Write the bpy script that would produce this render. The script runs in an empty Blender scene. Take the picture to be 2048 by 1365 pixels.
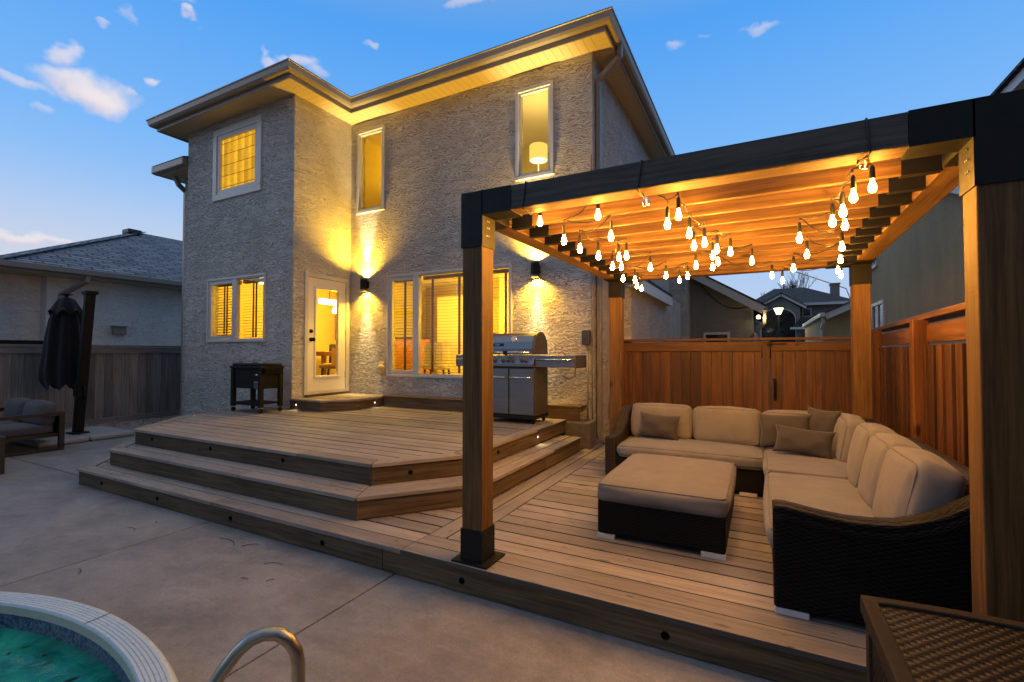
import bpy, math, random
from mathutils import Vector, Matrix
R = math.radians
S = bpy.context.scene
COL = S.collection
random.seed(7)

# ------------------------------------------------------------------ camera
FPX, YAW, PITCH, EYE = 942.0, R(27.7), R(1.34), 1.45
cam_d = bpy.data.cameras.new('camera')
cam = bpy.data.objects.new('camera', cam_d)
COL.objects.link(cam)
cam_d.sensor_width = 36.0
cam_d.lens = FPX / 2048 * 36.0
cam_d.clip_start = 0.05
cam_d.clip_end = 2000
cam.location = (0, 0, EYE)
cam.rotation_euler = (R(90) + PITCH, 0, YAW)
S.camera = cam
FW = Vector((-math.sin(YAW)*math.cos(PITCH), math.cos(YAW)*math.cos(PITCH), math.sin(PITCH)))
RT = Vector((math.cos(YAW), math.sin(YAW), 0))
UP = RT.cross(FW)
def ray(x, y):
    return FW*FPX + RT*(x-1024) + UP*(682.5-y)
def at(x, y, ax, val):
    d = ray(x, y); i = 'xyz'.index(ax); c = Vector((0, 0, EYE))
    return c + d*((val-c[i])/d[i])

# ------------------------------------------------------------------ world: clear dusk sky with a few small clouds
W = bpy.data.worlds.new('World'); S.world = W; W.use_nodes = True
SKY_STRENGTH = 1.0
S.view_settings.view_transform = 'Standard'
S.view_settings.look = 'None'
S.view_settings.exposure = 0.0
S.view_settings.gamma = 1.0

class NT:
    """tiny helper round a node tree"""
    def __init__(s, nt): s.nt = nt
    def n(s, typ, **kw):
        nd = s.nt.nodes.new(typ)
        for k, v in kw.items():
            if k.startswith('i_'):
                key = k[2:]
                key = int(key) if key.isdigit() else key.replace('_', ' ')
                s.put(nd.inputs[key], v)
            else:
                setattr(nd, k, v)
        return nd
    def put(s, sock, v):
        if isinstance(v, bpy.types.NodeSocket): s.nt.links.new(v, sock)
        else: sock.default_value = v
    def m(s, op, a, b=None, c=None, clamp=False):
        nd = s.n('ShaderNodeMath', operation=op, use_clamp=clamp)
        s.put(nd.inputs[0], a)
        if b is not None: s.put(nd.inputs[1], b)
        if c is not None: s.put(nd.inputs[2], c)
        return nd.outputs[0]
    def vm(s, op, a, b=None, out=0):
        nd = s.n('ShaderNodeVectorMath', operation=op)
        s.put(nd.inputs[0], a)
        if b is not None:
            s.put(nd.inputs[3 if op == 'SCALE' else 1], b)
        return nd.outputs[out]
    def mix(s, fac, a, b, blend='MIX'):
        nd = s.n('ShaderNodeMix', data_type='RGBA', blend_type=blend)
        s.put(nd.inputs['Factor'], fac)
        s.put(nd.inputs[6], a if not isinstance(a, tuple) else tuple(a)+((1,) if len(a) == 3 else ()))
        s.put(nd.inputs[7], b if not isinstance(b, tuple) else tuple(b)+((1,) if len(b) == 3 else ()))
        return nd.outputs[2]
    def ramp(s, fac, stops, interp='LINEAR'):
        nd = s.n('ShaderNodeValToRGB'); r = nd.color_ramp; r.interpolation = interp
        while len(r.elements) > 1: r.elements.remove(r.elements[-1])
        r.elements[0].position = stops[0][0]; r.elements[0].color = tuple(stops[0][1]) + (1,)
        for p, c in stops[1:]:
            e = r.elements.new(p); e.color = tuple(c) + (1,)
        s.put(nd.inputs[0], fac)
        return nd.outputs[0]
    def rng(s, v, a, b, c=0.0, d=1.0, smooth=False):
        nd = s.n('ShaderNodeMapRange', interpolation_type='SMOOTHSTEP' if smooth else 'LINEAR')
        s.put(nd.inputs[0], v); s.put(nd.inputs[1], a); s.put(nd.inputs[2], b); s.put(nd.inputs[3], c); s.put(nd.inputs[4], d)
        return nd.outputs[0]
    def noise(s, vec, scale, detail=4, rough=0.55, dist=0.0, col=False):
        nd = s.n('ShaderNodeTexNoise')
        s.put(nd.inputs['Vector'], vec); nd.inputs['Scale'].default_value = scale
        nd.inputs['Detail'].default_value = detail; nd.inputs['Roughness'].default_value = rough
        nd.inputs['Distortion'].default_value = dist
        return nd.outputs['Color' if col else 'Fac']
    def mapping(s, vec, scale=(1, 1, 1), loc=(0, 0, 0), rot=(0, 0, 0)):
        nd = s.n('ShaderNodeMapping'); s.put(nd.inputs[0], vec)
        nd.inputs[1].default_value = loc; nd.inputs[2].default_value = rot; nd.inputs[3].default_value = scale
        return nd.outputs[0]

def build_world():
    t = NT(W.node_tree)
    W.node_tree.nodes.clear()
    out = t.n('ShaderNodeOutputWorld'); bg = t.n('ShaderNodeBackground')
    W.node_tree.links.new(bg.outputs[0], out.inputs[0])
    d = t.n('ShaderNodeTexCoord').outputs['Generated']
    sep = t.n('ShaderNodeSeparateXYZ'); t.put(sep.inputs[0], d)
    z = sep.outputs[2]
    base = t.ramp(z, [(0.0, (.55, .63, .79)), (.10, (.48, .62, .86)), (.22, (.36, .575, .92)), (.36, (.20, .48, .94)),
                      (.56, (.085, .36, .90)), (.70, (.26, .40, .64)), (.85, (.56, .58, .64)), (1.0, (.64, .63, .66))])
    # warmer, paler afterglow low in the west (left of the picture)
    west = t.vm('DOT_PRODUCT', d, (-.93, .36, 0), out=1)
    wf = t.m('MULTIPLY', t.rng(west, .35, 1.0, 0, 1, True), t.rng(z, .02, .33, 1, 0, True))
    base = t.mix(t.m('MULTIPLY', wf, .75), base, (.80, .74, .72))
    # unseen sky behind the viewer, made dim to darken what faces the camera
    back = t.rng(t.vm('DOT_PRODUCT', d, (.46, -.88, 0), out=1), .1, .75, 0, 1, True)
    base = t.mix(t.m('MULTIPLY', back, .85), base, (.15, .185, .25))
    nz = t.noise(d, 12, 4, .55, col=True)
    off = t.vm('SCALE', t.vm('SUBTRACT', nz, (.5, .5, .5)), .085)
    dd = t.vm('ADD', d, off)
    fine = t.noise(d, 30, 4, .5)
    big = t.noise(d, 11, 5, .6)
    clouds = [  # picture position, half width, half height, strength, warmth
        (178, 170, 80, 34, 1.0), (140, 108, 26, 17, .8), (212, 200, 42, 28, .95), (300, 138, 20, 10, .8), (382, 37, 20, 11, .85), (362, 4, 34, 10, .7),
        (545, 116, 24, 12, .7), (608, 122, 36, 16, .75), (640, 148, 20, 14, .55), (746, 85, 15, 9, .6), (262, 20, 18, 12, .3),
        (30, 165, 70, 13, .6), (40, 472, 78, 15, 1.0), (110, 482, 48, 8, .55), (940, 2, 50, 12, .6), (1530, 46, 40, 9, .5), (1358, 96, 17, 10, .45),
        (208, 40, 12, 7, .5), (252, 172, 10, 8, .5), (1410, 70, 16, 5, .2), (95, 222, 28, 8, .35)]
    col = base
    for (px, py, a, b, st) in clouds:
        c = ray(px, py).normalized()
        rt = Vector((c.y, -c.x, 0)).normalized(); up = rt.cross(c)
        if up.z < 0: up = -up
        k = 1.0 / ray(px, py).length
        u = t.m('MULTIPLY', t.vm('DOT_PRODUCT', dd, tuple(rt), out=1), 1/(a*k*1.0))
        v = t.m('MULTIPLY', t.vm('DOT_PRODUCT', dd, tuple(up), out=1), 1/(b*k*1.0))
        r2 = t.m('ADD', t.m('MULTIPLY', u, u), t.m('MULTIPLY', v, v))
        r2 = t.m('ADD', r2, t.m('MULTIPLY', t.m('SUBTRACT', fine, .5), 1.0))
        r2 = t.m('ADD', r2, t.m('MULTIPLY', t.m('SUBTRACT', big, .5), .8))
        front = t.m('GREATER_THAN', t.vm('DOT_PRODUCT', d, tuple(c), out=1), .5)
        mk = t.m('MULTIPLY', t.m('MULTIPLY', t.rng(r2, 1.35, -.25, 0, 1, True), st*.92), front)
        hi = t.rng(v, -1.0, .7, 0, 1, True)
        cc = t.mix(hi, (.66, .62, .74), (.92, .83, .82))
        col = t.mix(mk, col, cc)
    t.put(bg.inputs[0], col)
    bg.inputs[1].default_value = SKY_STRENGTH
build_world()

# very soft afterglow: the sun is just under the horizon in the west
sun_d = bpy.data.lights.new('sun', 'SUN'); sun_d.energy = 0.18; sun_d.angle = R(25); sun_d.color = (1, .86, .74)
sun = bpy.data.objects.new('sun', sun_d); COL.objects.link(sun)
sun.rotation_euler = (R(72), 0, R(-62))

# ------------------------------------------------------------------ materials
def new_mat(name):
    m = bpy.data.materials.new(name); m.use_nodes = True
    t = NT(m.node_tree); b = m.node_tree.nodes['Principled BSDF']
    return m, t, b
def c4(c): return tuple(c) + (1,)
def plain(name, col, rough=.5, metal=0.0, var=.12, scale=14, bump=0.0, bscale=60, spec=.5):
    m, t, b = new_mat(name)
    p = t.n('ShaderNodeTexCoord').outputs['Object']
    n = t.noise(p, scale, 5, .6)
    f = t.rng(n, .25, .75, 1-var, 1+var)
    cc = t.vm('SCALE', col, f)
    t.put(b.inputs['Base Color'], cc)
    b.inputs['Roughness'].default_value = rough; b.inputs['Metallic'].default_value = metal
    b.inputs['Specular IOR Level'].default_value = spec
    t.put(b.inputs['Roughness'], t.rng(t.noise(p, scale*2.3, 4), .3, .7, max(rough-.08, 0.02), min(rough+.08, 1)))
    if bump:
        bp = t.n('ShaderNodeBump'); bp.inputs['Strength'].default_value = bump; bp.inputs['Distance'].default_value = .01
        t.put(bp.inputs['Height'], t.noise(p, bscale, 4)); t.put(b.inputs['Normal'], bp.outputs[0])
    return m
def emit(name, col, strength):
    m = bpy.data.materials.new(name); m.use_nodes = True
    t = NT(m.node_tree); m.node_tree.nodes.clear()
    o = t.n('ShaderNodeOutputMaterial'); e = t.n('ShaderNodeEmission')
    e.inputs[0].default_value = c4(col); e.inputs[1].default_value = strength
    m.node_tree.links.new(e.outputs[0], o.inputs[0])
    return m
def wood(name, dark, light, rough=.6, knots=.5, grain=1.0, gray=0.0, spec=.35, wear=0.0, specks=0.0):
    m, t, b = new_mat(name)
    uv = t.n('ShaderNodeUVMap').outputs[0]
    tone = t.n('ShaderNodeAttribute', attribute_name='tone').outputs['Fac']
    warp = t.vm('SCALE', t.vm('SUBTRACT', t.noise(t.mapping(uv, (1.6, 5, 1)), 1.0, 3, col=True), (.5, .5, .5)), .035)
    uvw = t.vm('ADD', uv, warp)
    g = t.noise(t.mapping(uvw, (1.5*grain, 42*grain, 1)), 1.0, 6, .65)
    g2 = t.noise(t.mapping(uvw, (5, 160, 1)), 1.0, 3, .6)
    big = t.noise(t.mapping(uv, (1.1, 4, 1)), 1.0, 3, .5)
    f = t.m('ADD', t.m('MULTIPLY', g, .55), t.m('ADD', t.m('MULTIPLY', g2, .2), t.m('MULTIPLY', big, .25)))
    col = t.ramp(f, [(.41, dark), (.50, tuple((a+c)/2 for a, c in zip(dark, light))), (.59, light)])
    vor = t.n('ShaderNodeTexVoronoi'); t.put(vor.inputs['Vector'], t.mapping(uvw, (2.2, 6.5, 1))); vor.inputs['Scale'].default_value = 1.0
    vs = t.n('ShaderNodeSeparateColor'); t.put(vs.inputs[0], vor.outputs['Color'])
    k = t.m('MULTIPLY', t.rng(vor.outputs['Distance'], .05, .15, 1, 0, True), t.m('LESS_THAN', vs.outputs[0], .34))
    col = t.mix(t.m('MULTIPLY', k, knots), col, tuple(x*.28 for x in dark))
    if specks:
        vo2 = t.n('ShaderNodeTexVoronoi'); t.put(vo2.inputs['Vector'], t.mapping(uvw, (6.5, 21, 1))); vo2.inputs['Scale'].default_value = 1.0
        v2 = t.n('ShaderNodeSeparateColor'); t.put(v2.inputs[0], vo2.outputs['Color'])
        k2 = t.m('MULTIPLY', t.rng(vo2.outputs['Distance'], .09, .20, 1, 0, True), t.m('LESS_THAN', v2.outputs[1], .5))
        col = t.mix(t.m('MULTIPLY', k2, specks), col, (.03, .024, .02))
    if wear:
        wn = t.noise(t.n('ShaderNodeNewGeometry').outputs['Position'], 1.7, 5, .62)
        col = t.mix(t.rng(wn, .42, .68, 0, wear, True), col, (.30, .28, .26))
    col = t.vm('SCALE', col, tone)
    t.put(b.inputs['Base Color'], col)
    t.put(b.inputs['Roughness'], t.rng(g, .3, .7, rough-.08, rough+.1))
    b.inputs['Specular IOR Level'].default_value = spec
    bp = t.n('ShaderNodeBump'); bp.inputs['Strength'].default_value = .35; bp.inputs['Distance'].default_value = .004
    t.put(bp.inputs['Height'], t.m('SUBTRACT', g, t.m('MULTIPLY', k, .5))); t.put(b.inputs['Normal'], bp.outputs[0])
    return m
def stucco(name, col, strength=.8, tint=(1, 1, 1), coarse=1.0):
    m, t, b = new_mat(name)
    p = t.n('ShaderNodeNewGeometry').outputs['Position']
    sz = t.n('ShaderNodeSeparateXYZ'); t.put(sz.inputs[0], p)
    n1 = t.noise(t.mapping(p, (4*coarse, 4*coarse, 6*coarse)), 1.0, 3, .55)
    n2 = t.noise(t.mapping(p, (13*coarse, 13*coarse, 22*coarse)), 1.0, 5, .62)
    ph = t.m('ADD', t.m('MULTIPLY', sz.outputs[2], 25.0*coarse), t.m('ADD', t.m('MULTIPLY', n1, 6.0), t.m('MULTIPLY', n2, 3.0)))
    w = t.m('SINE', t.m('MULTIPLY', ph, 6.2832))
    ridge = t.rng(w, .35, .98, 0, 1, True)
    patch = t.rng(t.noise(t.mapping(p, (3.2*coarse, 3.2*coarse, 9*coarse)), 1.0, 5, .65), .38, .60, .12, 1.0, True)
    h = t.m('ADD', t.m('MULTIPLY', t.m('MULTIPLY', ridge, patch), -1.0), t.m('MULTIPLY', n2, .75))
    fine = t.noise(p, 90, 3, .6)
    stain = t.noise(t.mapping(p, (2.2, 2.2, .55)), 1.0, 6, .62)
    f = t.m('MULTIPLY', t.m('MULTIPLY', t.rng(stain, .3, .7, .86, 1.08), t.rng(fine, .3, .7, .92, 1.08)), t.m('SUBTRACT', 1.0, t.m('MULTIPLY', t.m('MULTIPLY', ridge, patch), .20)))  # groove shade put into the colour so the relief shows
    t.put(b.inputs['Base Color'], t.vm('SCALE', tuple(a*c for a, c in zip(col, tint)), f))
    b.inputs['Roughness'].default_value = .92; b.inputs['Specular IOR Level'].default_value = .2
    bp = t.n('ShaderNodeBump'); bp.inputs['Strength'].default_value = strength; bp.inputs['Distance'].default_value = .034
    t.put(bp.inputs['Height'], t.m('ADD', h, t.m('MULTIPLY', fine, .12))); t.put(b.inputs['Normal'], bp.outputs[0])
    return m
def wicker(name, dark, light, sx=.045, sz=.016, strength=.8, holes=0.0, rough=.5):
    lo = .6 if holes else 0.0
    m, t, b = new_mat(name)
    uv = t.n('ShaderNodeUVMap').outputs[0]
    s = t.n('ShaderNodeSeparateXYZ'); t.put(s.inputs[0], uv)
    row = t.m('FLOOR', t.m('DIVIDE', s.outputs[1], sz))
    par = t.m('MULTIPLY', t.m('MODULO', row, 2.0), math.pi)
    a = t.m('SINE', t.m('ADD', t.m('MULTIPLY', s.outputs[0], 2*math.pi/sx), par))
    v = t.m('ABSOLUTE', t.m('SINE', t.m('MULTIPLY', s.outputs[1], math.pi/sz)))
    h = t.m('MULTIPLY', t.m('ADD', t.m('MULTIPLY', a, .5), .5), v)
    n = t.noise(t.mapping(uv, (30, 200, 1)), 1.0, 3)
    f = t.m('MULTIPLY', t.m('ADD', lo, t.m('MULTIPLY', h, 1-lo)), t.rng(n, .3, .7, .75, 1.15))
    col = t.mix(f, dark, light)
    if holes:
        col = t.mix(t.m('MULTIPLY', t.rng(h, .03, .16, 1, 0), holes), col, (.006, .005, .004))
    t.put(b.inputs['Base Color'], col); b.inputs['Roughness'].default_value = rough
    b.inputs['Specular IOR Level'].default_value = .12
    bp = t.n('ShaderNodeBump'); bp.inputs['Strength'].default_value = strength; bp.inputs['Distance'].default_value = .008
    t.put(bp.inputs['Height'], h); t.put(b.inputs['Normal'], bp.outputs[0])
    return m
def shingles(name, c1, c2):
    m, t, b = new_mat(name)
    uv = t.n('ShaderNodeUVMap').outputs[0]
    br = t.n('ShaderNodeTexBrick'); t.put(br.inputs['Vector'], uv)
    br.inputs['Scale'].default_value = 1.0; br.inputs['Brick Width'].default_value = .46; br.inputs['Row Height'].default_value = .17
    br.inputs['Mortar Size'].default_value = .022; br.inputs['Mortar Smooth'].default_value = .3; br.inputs['Bias'].default_value = 0
    br.offset = .37; br.offset_frequency = 2
    br.inputs['Color1'].default_value = c4(c1); br.inputs['Color2'].default_value = c4(c2); br.inputs['Mortar'].default_value = c4(tuple(x*.25 for x in c1))
    n = t.noise(t.mapping(uv, (2.4, 6.7, 1)), 1.0, 3); g = t.noise(uv, 120, 2)
    col = t.vm('SCALE', br.outputs['Color'], t.m('MULTIPLY', t.rng(n, .3, .7, .65, 1.3), t.rng(g, .3, .7, .8, 1.2)))
    t.put(b.inputs['Base Color'], col); b.inputs['Roughness'].default_value = .9
    bp = t.n('ShaderNodeBump'); bp.inputs['Strength'].default_value = .7; bp.inputs['Distance'].default_value = .012
    t.put(bp.inputs['Height'], t.m('SUBTRACT', t.m('MULTIPLY', g, .2), br.outputs['Fac'])); t.put(b.inputs['Normal'], bp.outputs[0])
    return m
def fabric(name, col, var=.10, rough=.9, weave=420, stain=.0):
    m, t, b = new_mat(name)
    p = t.n('ShaderNodeTexCoord').outputs['Object']
    n = t.noise(p, 5, 4, .6); w = t.noise(p, weave, 2)
    f = t.m('MULTIPLY', t.rng(n, .3, .7, 1-var, 1+var), t.rng(w, .3, .7, .93, 1.07))
    cc = t.vm('SCALE', col, f)
    if stain:
        sn = t.noise(t.mapping(p, (2.5, 6, 3)), 1.0, 5, .6)
        cc = t.mix(t.rng(sn, .57, .74, 0, stain, True), cc, tuple(x*.55 for x in col))
    t.put(b.inputs['Base Color'], cc); b.inputs['Roughness'].default_value = rough
    b.inputs['Specular IOR Level'].default_value = .15
    b.inputs['Sheen Weight'].default_value = .12
    bp = t.n('ShaderNodeBump'); bp.inputs['Strength'].default_value = .35; bp.inputs['Distance'].default_value = .012
    cr = t.noise(t.mapping(p, (6, 9, 5)), 1.0, 4, .55, 1.2)
    t.put(bp.inputs['Height'], t.m('ADD', t.m('MULTIPLY', w, .10), cr)); t.put(b.inputs['Normal'], bp.outputs[0])
    return m
def glass(name, tint=(1, 1, 1), refl=1.0):
    m = bpy.data.materials.new(name); m.use_nodes = True
    t = NT(m.node_tree); m.node_tree.nodes.clear()
    o = t.n('ShaderNodeOutputMaterial'); tr = t.n('ShaderNodeBsdfTransparent'); gl = t.n('ShaderNodeBsdfGlossy')
    tr.inputs[0].default_value = c4(tint); gl.inputs['Roughness'].default_value = .02
    fr = t.n('ShaderNodeFresnel'); fr.inputs[0].default_value = 1.5
    mx = t.n('ShaderNodeMixShader'); t.put(mx.inputs[0], t.m('MULTIPLY', fr.outputs[0], refl, clamp=True))
    t.put(mx.inputs[1], tr.outputs[0]); t.put(mx.inputs[2], gl.outputs[0]); t.put(o.inputs[0], mx.outputs[0])
    return m
def concrete(name, c1, c2):
    m, t, b = new_mat(name)
    p = t.n('ShaderNodeNewGeometry').outputs['Position']
    n = t.noise(p, .9, 6, .62, .6); n2 = t.noise(t.mapping(p, (2.5, 5, 1), rot=(0, 0, .5)), 1.0, 7, .68, .9); g = t.noise(p, 160, 2)
    n3 = t.noise(p, 11, 6, .7)
    f = t.m('ADD', t.m('MULTIPLY', n, .42), t.m('ADD', t.m('MULTIPLY', n2, .38), t.m('MULTIPLY', n3, .2)))
    col = t.ramp(f, [(.40, c1), (.5, tuple((a+d)/2 for a, d in zip(c1, c2))), (.60, c2)])
    col = t.vm('SCALE', col, t.m('MULTIPLY', t.rng(g, .3, .7, .82, 1.18), t.rng(t.noise(p, 45, 4, .7), .3, .7, .9, 1.1)))
    t.put(b.inputs['Base Color'], col)
    t.put(b.inputs['Roughness'], t.rng(n2, .3, .7, .5, .8)); b.inputs['Specular IOR Level'].default_value = .35
    bp = t.n('ShaderNodeBump'); bp.inputs['Strength'].default_value = .25; bp.inputs['Distance'].default_value = .01
    t.put(bp.inputs['Height'], t.m('ADD', n3, t.m('MULTIPLY', g, .3))); t.put(b.inputs['Normal'], bp.outputs[0])
    return m

MAT = dict(
    stucco=stucco('stucco', (.60, .57, .53), 1.0),
    stucco_left=stucco('pale_stucco', (.72, .70, .66), .6),
    stucco_green=stucco('olive_stucco', (.47, .345, .19), .3, coarse=2.2),
    stucco_gray=stucco('gray_stucco', (.24, .235, .23), .6),
    stucco_far=stucco('far_stucco', (.23, .22, .20), .3),
    trim=plain('white_trim', (.56, .555, .54), .4, var=.05),
    soffit=None,
    gutter=plain('taupe_gutter', (.25, .225, .19), .38, var=.06),
    foundation=plain('foundation', (.13, .115, .10), .9, var=.25, bump=.5),
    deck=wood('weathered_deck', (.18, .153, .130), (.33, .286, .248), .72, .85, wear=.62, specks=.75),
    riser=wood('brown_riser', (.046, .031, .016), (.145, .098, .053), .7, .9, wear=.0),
    cedar=wood('pergola_cedar', (.085, .043, .015), (.215, .115, .040), .62, .85, spec=.2),
    shaded_cedar=wood('shaded_beam_front', (.030, .027, .024), (.085, .074, .064), .6, .6),  # cedar with the shade of the beam front in its colour
    redfence=wood('red_cedar_fence', (.062, .0215, .0052), (.185, .071, .0175), .5, .95, grain=.6, spec=.4),
    greyfence=wood('grey_fence', (.14, .128, .12), (.27, .252, .238), .85, .6, grain=.8),
    black=plain('black_metal', (.006, .006, .006), .55, .0, var=.2, spec=.25),
    blackpl=plain('black_plastic', (.0045, .0043, .0043), .6, var=.2, spec=.25),
    char=plain('charcoal_metal', (.026, .026, .027), .45, .3, var=.15),
    steel=None,
    chrome=plain('chrome', (.72, .72, .72), .14, 1.0, var=.05),
    handrail=plain('handrail_steel', (.36, .32, .28), .36, 1.0, var=.08),
    graysides=plain('grill_grey', (.10, .098, .095), .45, .55, var=.12),
    wicker=wicker('dark_wicker', (.0035, .0032, .003), (.0135, .012, .0115), .055, .0105, strength=.5),
    wicker_top=wicker('brown_wicker', (.012, .0095, .0075), (.075, .056, .042), .03, .016),
    resin=wicker('brown_resin_weave', (.008, .0062, .005), (.021, .0165, .0138), .034, .019, .6, .9, .5),
    resin_frame=plain('brown_resin', (.026, .0205, .0165), .8, var=.1, spec=.12),
    cushion=fabric('beige_cushion', (.165, .158, .152), stain=.4),
    cushion_plain=fabric('beige_cushion_back', (.175, .162, .148)),
    piping=fabric('beige_piping', (.15, .135, .12)),
    pillow=fabric('taupe_pillow', (.058, .052, .049)),
    greyfab=fabric('grey_cushion', (.075, .077, .085)),
    navy=fabric('navy_canopy', (.0055, .0065, .011), rough=.8),
    roof=shingles('blue_grey_shingles', (.13, .155, .19), (.24, .27, .31)),
    darkroof=shingles('dark_shingles', (.045, .05, .06), (.075, .08, .09)),
    glass=glass('window_glass'),
    darkglass=None,
    blind=plain('blind_slat', (.20, .13, .06), .5, var=.06),
    tape=plain('blind_tape', (.16, .10, .05), .8, var=.05),
    inwall=plain('interior_wall', (.66, .58, .22), .9, var=.04),
    inceil=plain('interior_ceiling', (.80, .74, .56), .9, var=.03),
    infloor=plain('interior_floor', (.22, .13, .06), .4, var=.2),
    intable=plain('interior_wood', (.42, .17, .04), .4, var=.2),
    inchair=plain('interior_chair', (.50, .30, .12), .7, var=.1),
    indark=plain('interior_dark', (.03, .022, .016), .6, var=.1),
    door=plain('white_door', (.76, .72, .66), .38, var=.03),
    patio=concrete('patio_concrete', (.160, .150, .145), (.290, .272, .262)),
    ground=plain('dirt', (.10, .09, .07), .95, var=.4, scale=3, bump=.5, bscale=20),
    gravel=plain('river_stone', (.24, .22, .205), .75, var=.6, scale=9),
    rim=plain('pool_rim', (.46, .54, .59), .32, var=.05),
    rimcream=plain('pool_rim_underside', (.44, .46, .38), .5, var=.08),
    cable=plain('black_cable', (.012, .012, .012), .5, var=.1),
    bark=plain('bark', (.035, .030, .026), .95, var=.4),
    leafdark=plain('leaf_litter', (.012, .010, .006), .8, var=.4),
    bulb=emit('lit_bulb', (1.0, .44, .06), 450.0),
    bulboff=glass('unlit_bulb', (1, .80, .5), 1.6),
    led=emit('step_light_led', (1.0, .93, .78), 2.2),
    sconce_led=emit('sconce_lens', (1.0, .82, .45), 14.0),
    fixture=emit('ceiling_fixture', (1.0, .84, .42), 7.0),
    shade=emit('lit_drum_shade', (1.0, .66, .10), 1.15),
    shade_in=emit('lit_drum_inner', (1.0, .90, .55), 2.2),
    lantern=emit('lit_lantern', (1.0, .88, .42), 5.0),
)
def make_special():
    # soffit with fine perforated ribs
    m, t, b = new_mat('vented_soffit')
    uv = t.n('ShaderNodeUVMap').outputs[0]
    s = t.n('ShaderNodeSeparateXYZ'); t.put(s.inputs[0], uv)
    fr = t.m('FRACT', t.m('DIVIDE', s.outputs[0], .115))
    line = t.m('LESS_THAN', fr, .07)
    rib = t.rng(t.m('ABSOLUTE', t.m('SUBTRACT', t.m('FRACT', t.m('DIVIDE', s.outputs[0], .0144)), .5)), .1, .4)
    col = t.mix(t.m('MULTIPLY', line, .6), (.50, .42, .24), (.13, .10, .06))
    t.put(b.inputs['Base Color'], t.vm('SCALE', col, t.rng(rib, 0, 1, .93, 1.03))); b.inputs['Roughness'].default_value = .5
    bp = t.n('ShaderNodeBump'); bp.inputs['Strength'].default_value = .5; bp.inputs['Distance'].default_value = .004
    t.put(bp.inputs['Height'], t.m('SUBTRACT', 1.0, line)); t.put(b.inputs['Normal'], bp.outputs[0])
    MAT['soffit'] = m
    # brushed steel
    m, t, b = new_mat('brushed_steel')
    p = t.n('ShaderNodeTexCoord').outputs['Object']
    n = t.noise(t.mapping(p, (2, 2, 320)), 1.0, 3)
    t.put(b.inputs['Base Color'], t.vm('SCALE', (.25, .255, .265), t.rng(n, .3, .7, .85, 1.12)))
    b.inputs['Metallic'].default_value = .95
    t.put(b.inputs['Roughness'], t.rng(n, .3, .7, .26, .42))
    MAT['steel'] = m
    # dark window of an unlit room
    m, t, b = new_mat('dark_pane')
    b.inputs['Base Color'].default_value = (.008, .009, .011, 1); b.inputs['Roughness'].default_value = .06
    MAT['darkglass'] = m
    # pool water: cloudy green
    m, t, b = new_mat('pool_water')
    p = t.n('ShaderNodeNewGeometry').outputs['Position']
    n = t.noise(p, 3.2, 5, .6, 1.0)
    t.put(b.inputs['Base Color'], t.ramp(n, [(.35, (.001, .11, .085)), (.52, (.004, .21, .155)), (.68, (.02, .31, .215))]))
    b.inputs['Roughness'].default_value = .04; b.inputs['IOR'].default_value = 1.33
    b.inputs['Specular IOR Level'].default_value = .15
    bp = t.n('ShaderNodeBump'); bp.inputs['Strength'].default_value = .25; bp.inputs['Distance'].default_value = .02
    t.put(bp.inputs['Height'], t.noise(p, 9, 3, .5, .5)); t.put(b.inputs['Normal'], bp.outputs[0])
    MAT['water'] = m
    # mottled blue liner
    m, t, b = new_mat('pool_liner')
    p = t.n('ShaderNodeNewGeometry').outputs['Position']
    v = t.n('ShaderNodeTexVoronoi'); t.put(v.inputs['Vector'], p); v.inputs['Scale'].default_value = 55
    n = t.noise(p, 38, 4, .7)
    t.put(b.inputs['Base Color'], t.ramp(t.m('ADD', t.m('MULTIPLY', n, .7), t.m('MULTIPLY', v.outputs['Distance'], .5)),
          [(.32, (.008, .014, .04)), (.5, (.03, .06, .15)), (.7, (.12, .17, .24))])); b.inputs['Roughness'].default_value = .35
    MAT['liner'] = m
    # glass-block window, lit from the room behind
    m, t, b = new_mat('lit_glass_block')
    uv = t.n('ShaderNodeUVMap').outputs[0]
    s = t.n('ShaderNodeSeparateXYZ'); t.put(s.inputs[0], uv)
    cu = t.m('DIVIDE', s.outputs[0], .2); cv = t.m('DIVIDE', s.outputs[1], .2)
    cell = t.n('ShaderNodeCombineXYZ'); t.put(cell.inputs[0], t.m('FLOOR', cu)); t.put(cell.inputs[1], t.m('FLOOR', cv))
    wn = t.n('ShaderNodeTexWhiteNoise'); t.put(wn.inputs[0], cell.outputs[0])
    fu = t.m('ABSOLUTE', t.m('SUBTRACT', t.m('FRACT', cu), .5)); fv = t.m('ABSOLUTE', t.m('SUBTRACT', t.m('FRACT', cv), .5))
    edge = t.m('MAXIMUM', t.m('GREATER_THAN', fv, .47), t.m('MULTIPLY', t.m('GREATER_THAN', fu, .475), .35))
    rip = t.noise(t.mapping(uv, (9, 30, 1)), 1.0, 4, .6, 1.5)
    half = t.rng(t.m('FRACT', cu), .3, .75, .72, 1.05, True)
    e = t.m('MULTIPLY', t.m('MULTIPLY', t.rng(wn.outputs[0], 0, 1, .75, 1.1), half), t.rng(rip, .3, .7, .8, 1.2))
    col = t.mix(edge, (1.0, .50, .03), (.28, .12, .012))
    t.put(b.inputs['Emission Color'], t.vm('SCALE', col, e)); b.inputs['Emission Strength'].default_value = .95
    b.inputs['Base Color'].default_value = (.02, .015, .01, 1); b.inputs['Roughness'].default_value = .5; b.inputs['Specular IOR Level'].default_value = .0
    MAT['block'] = m
make_special()

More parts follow.
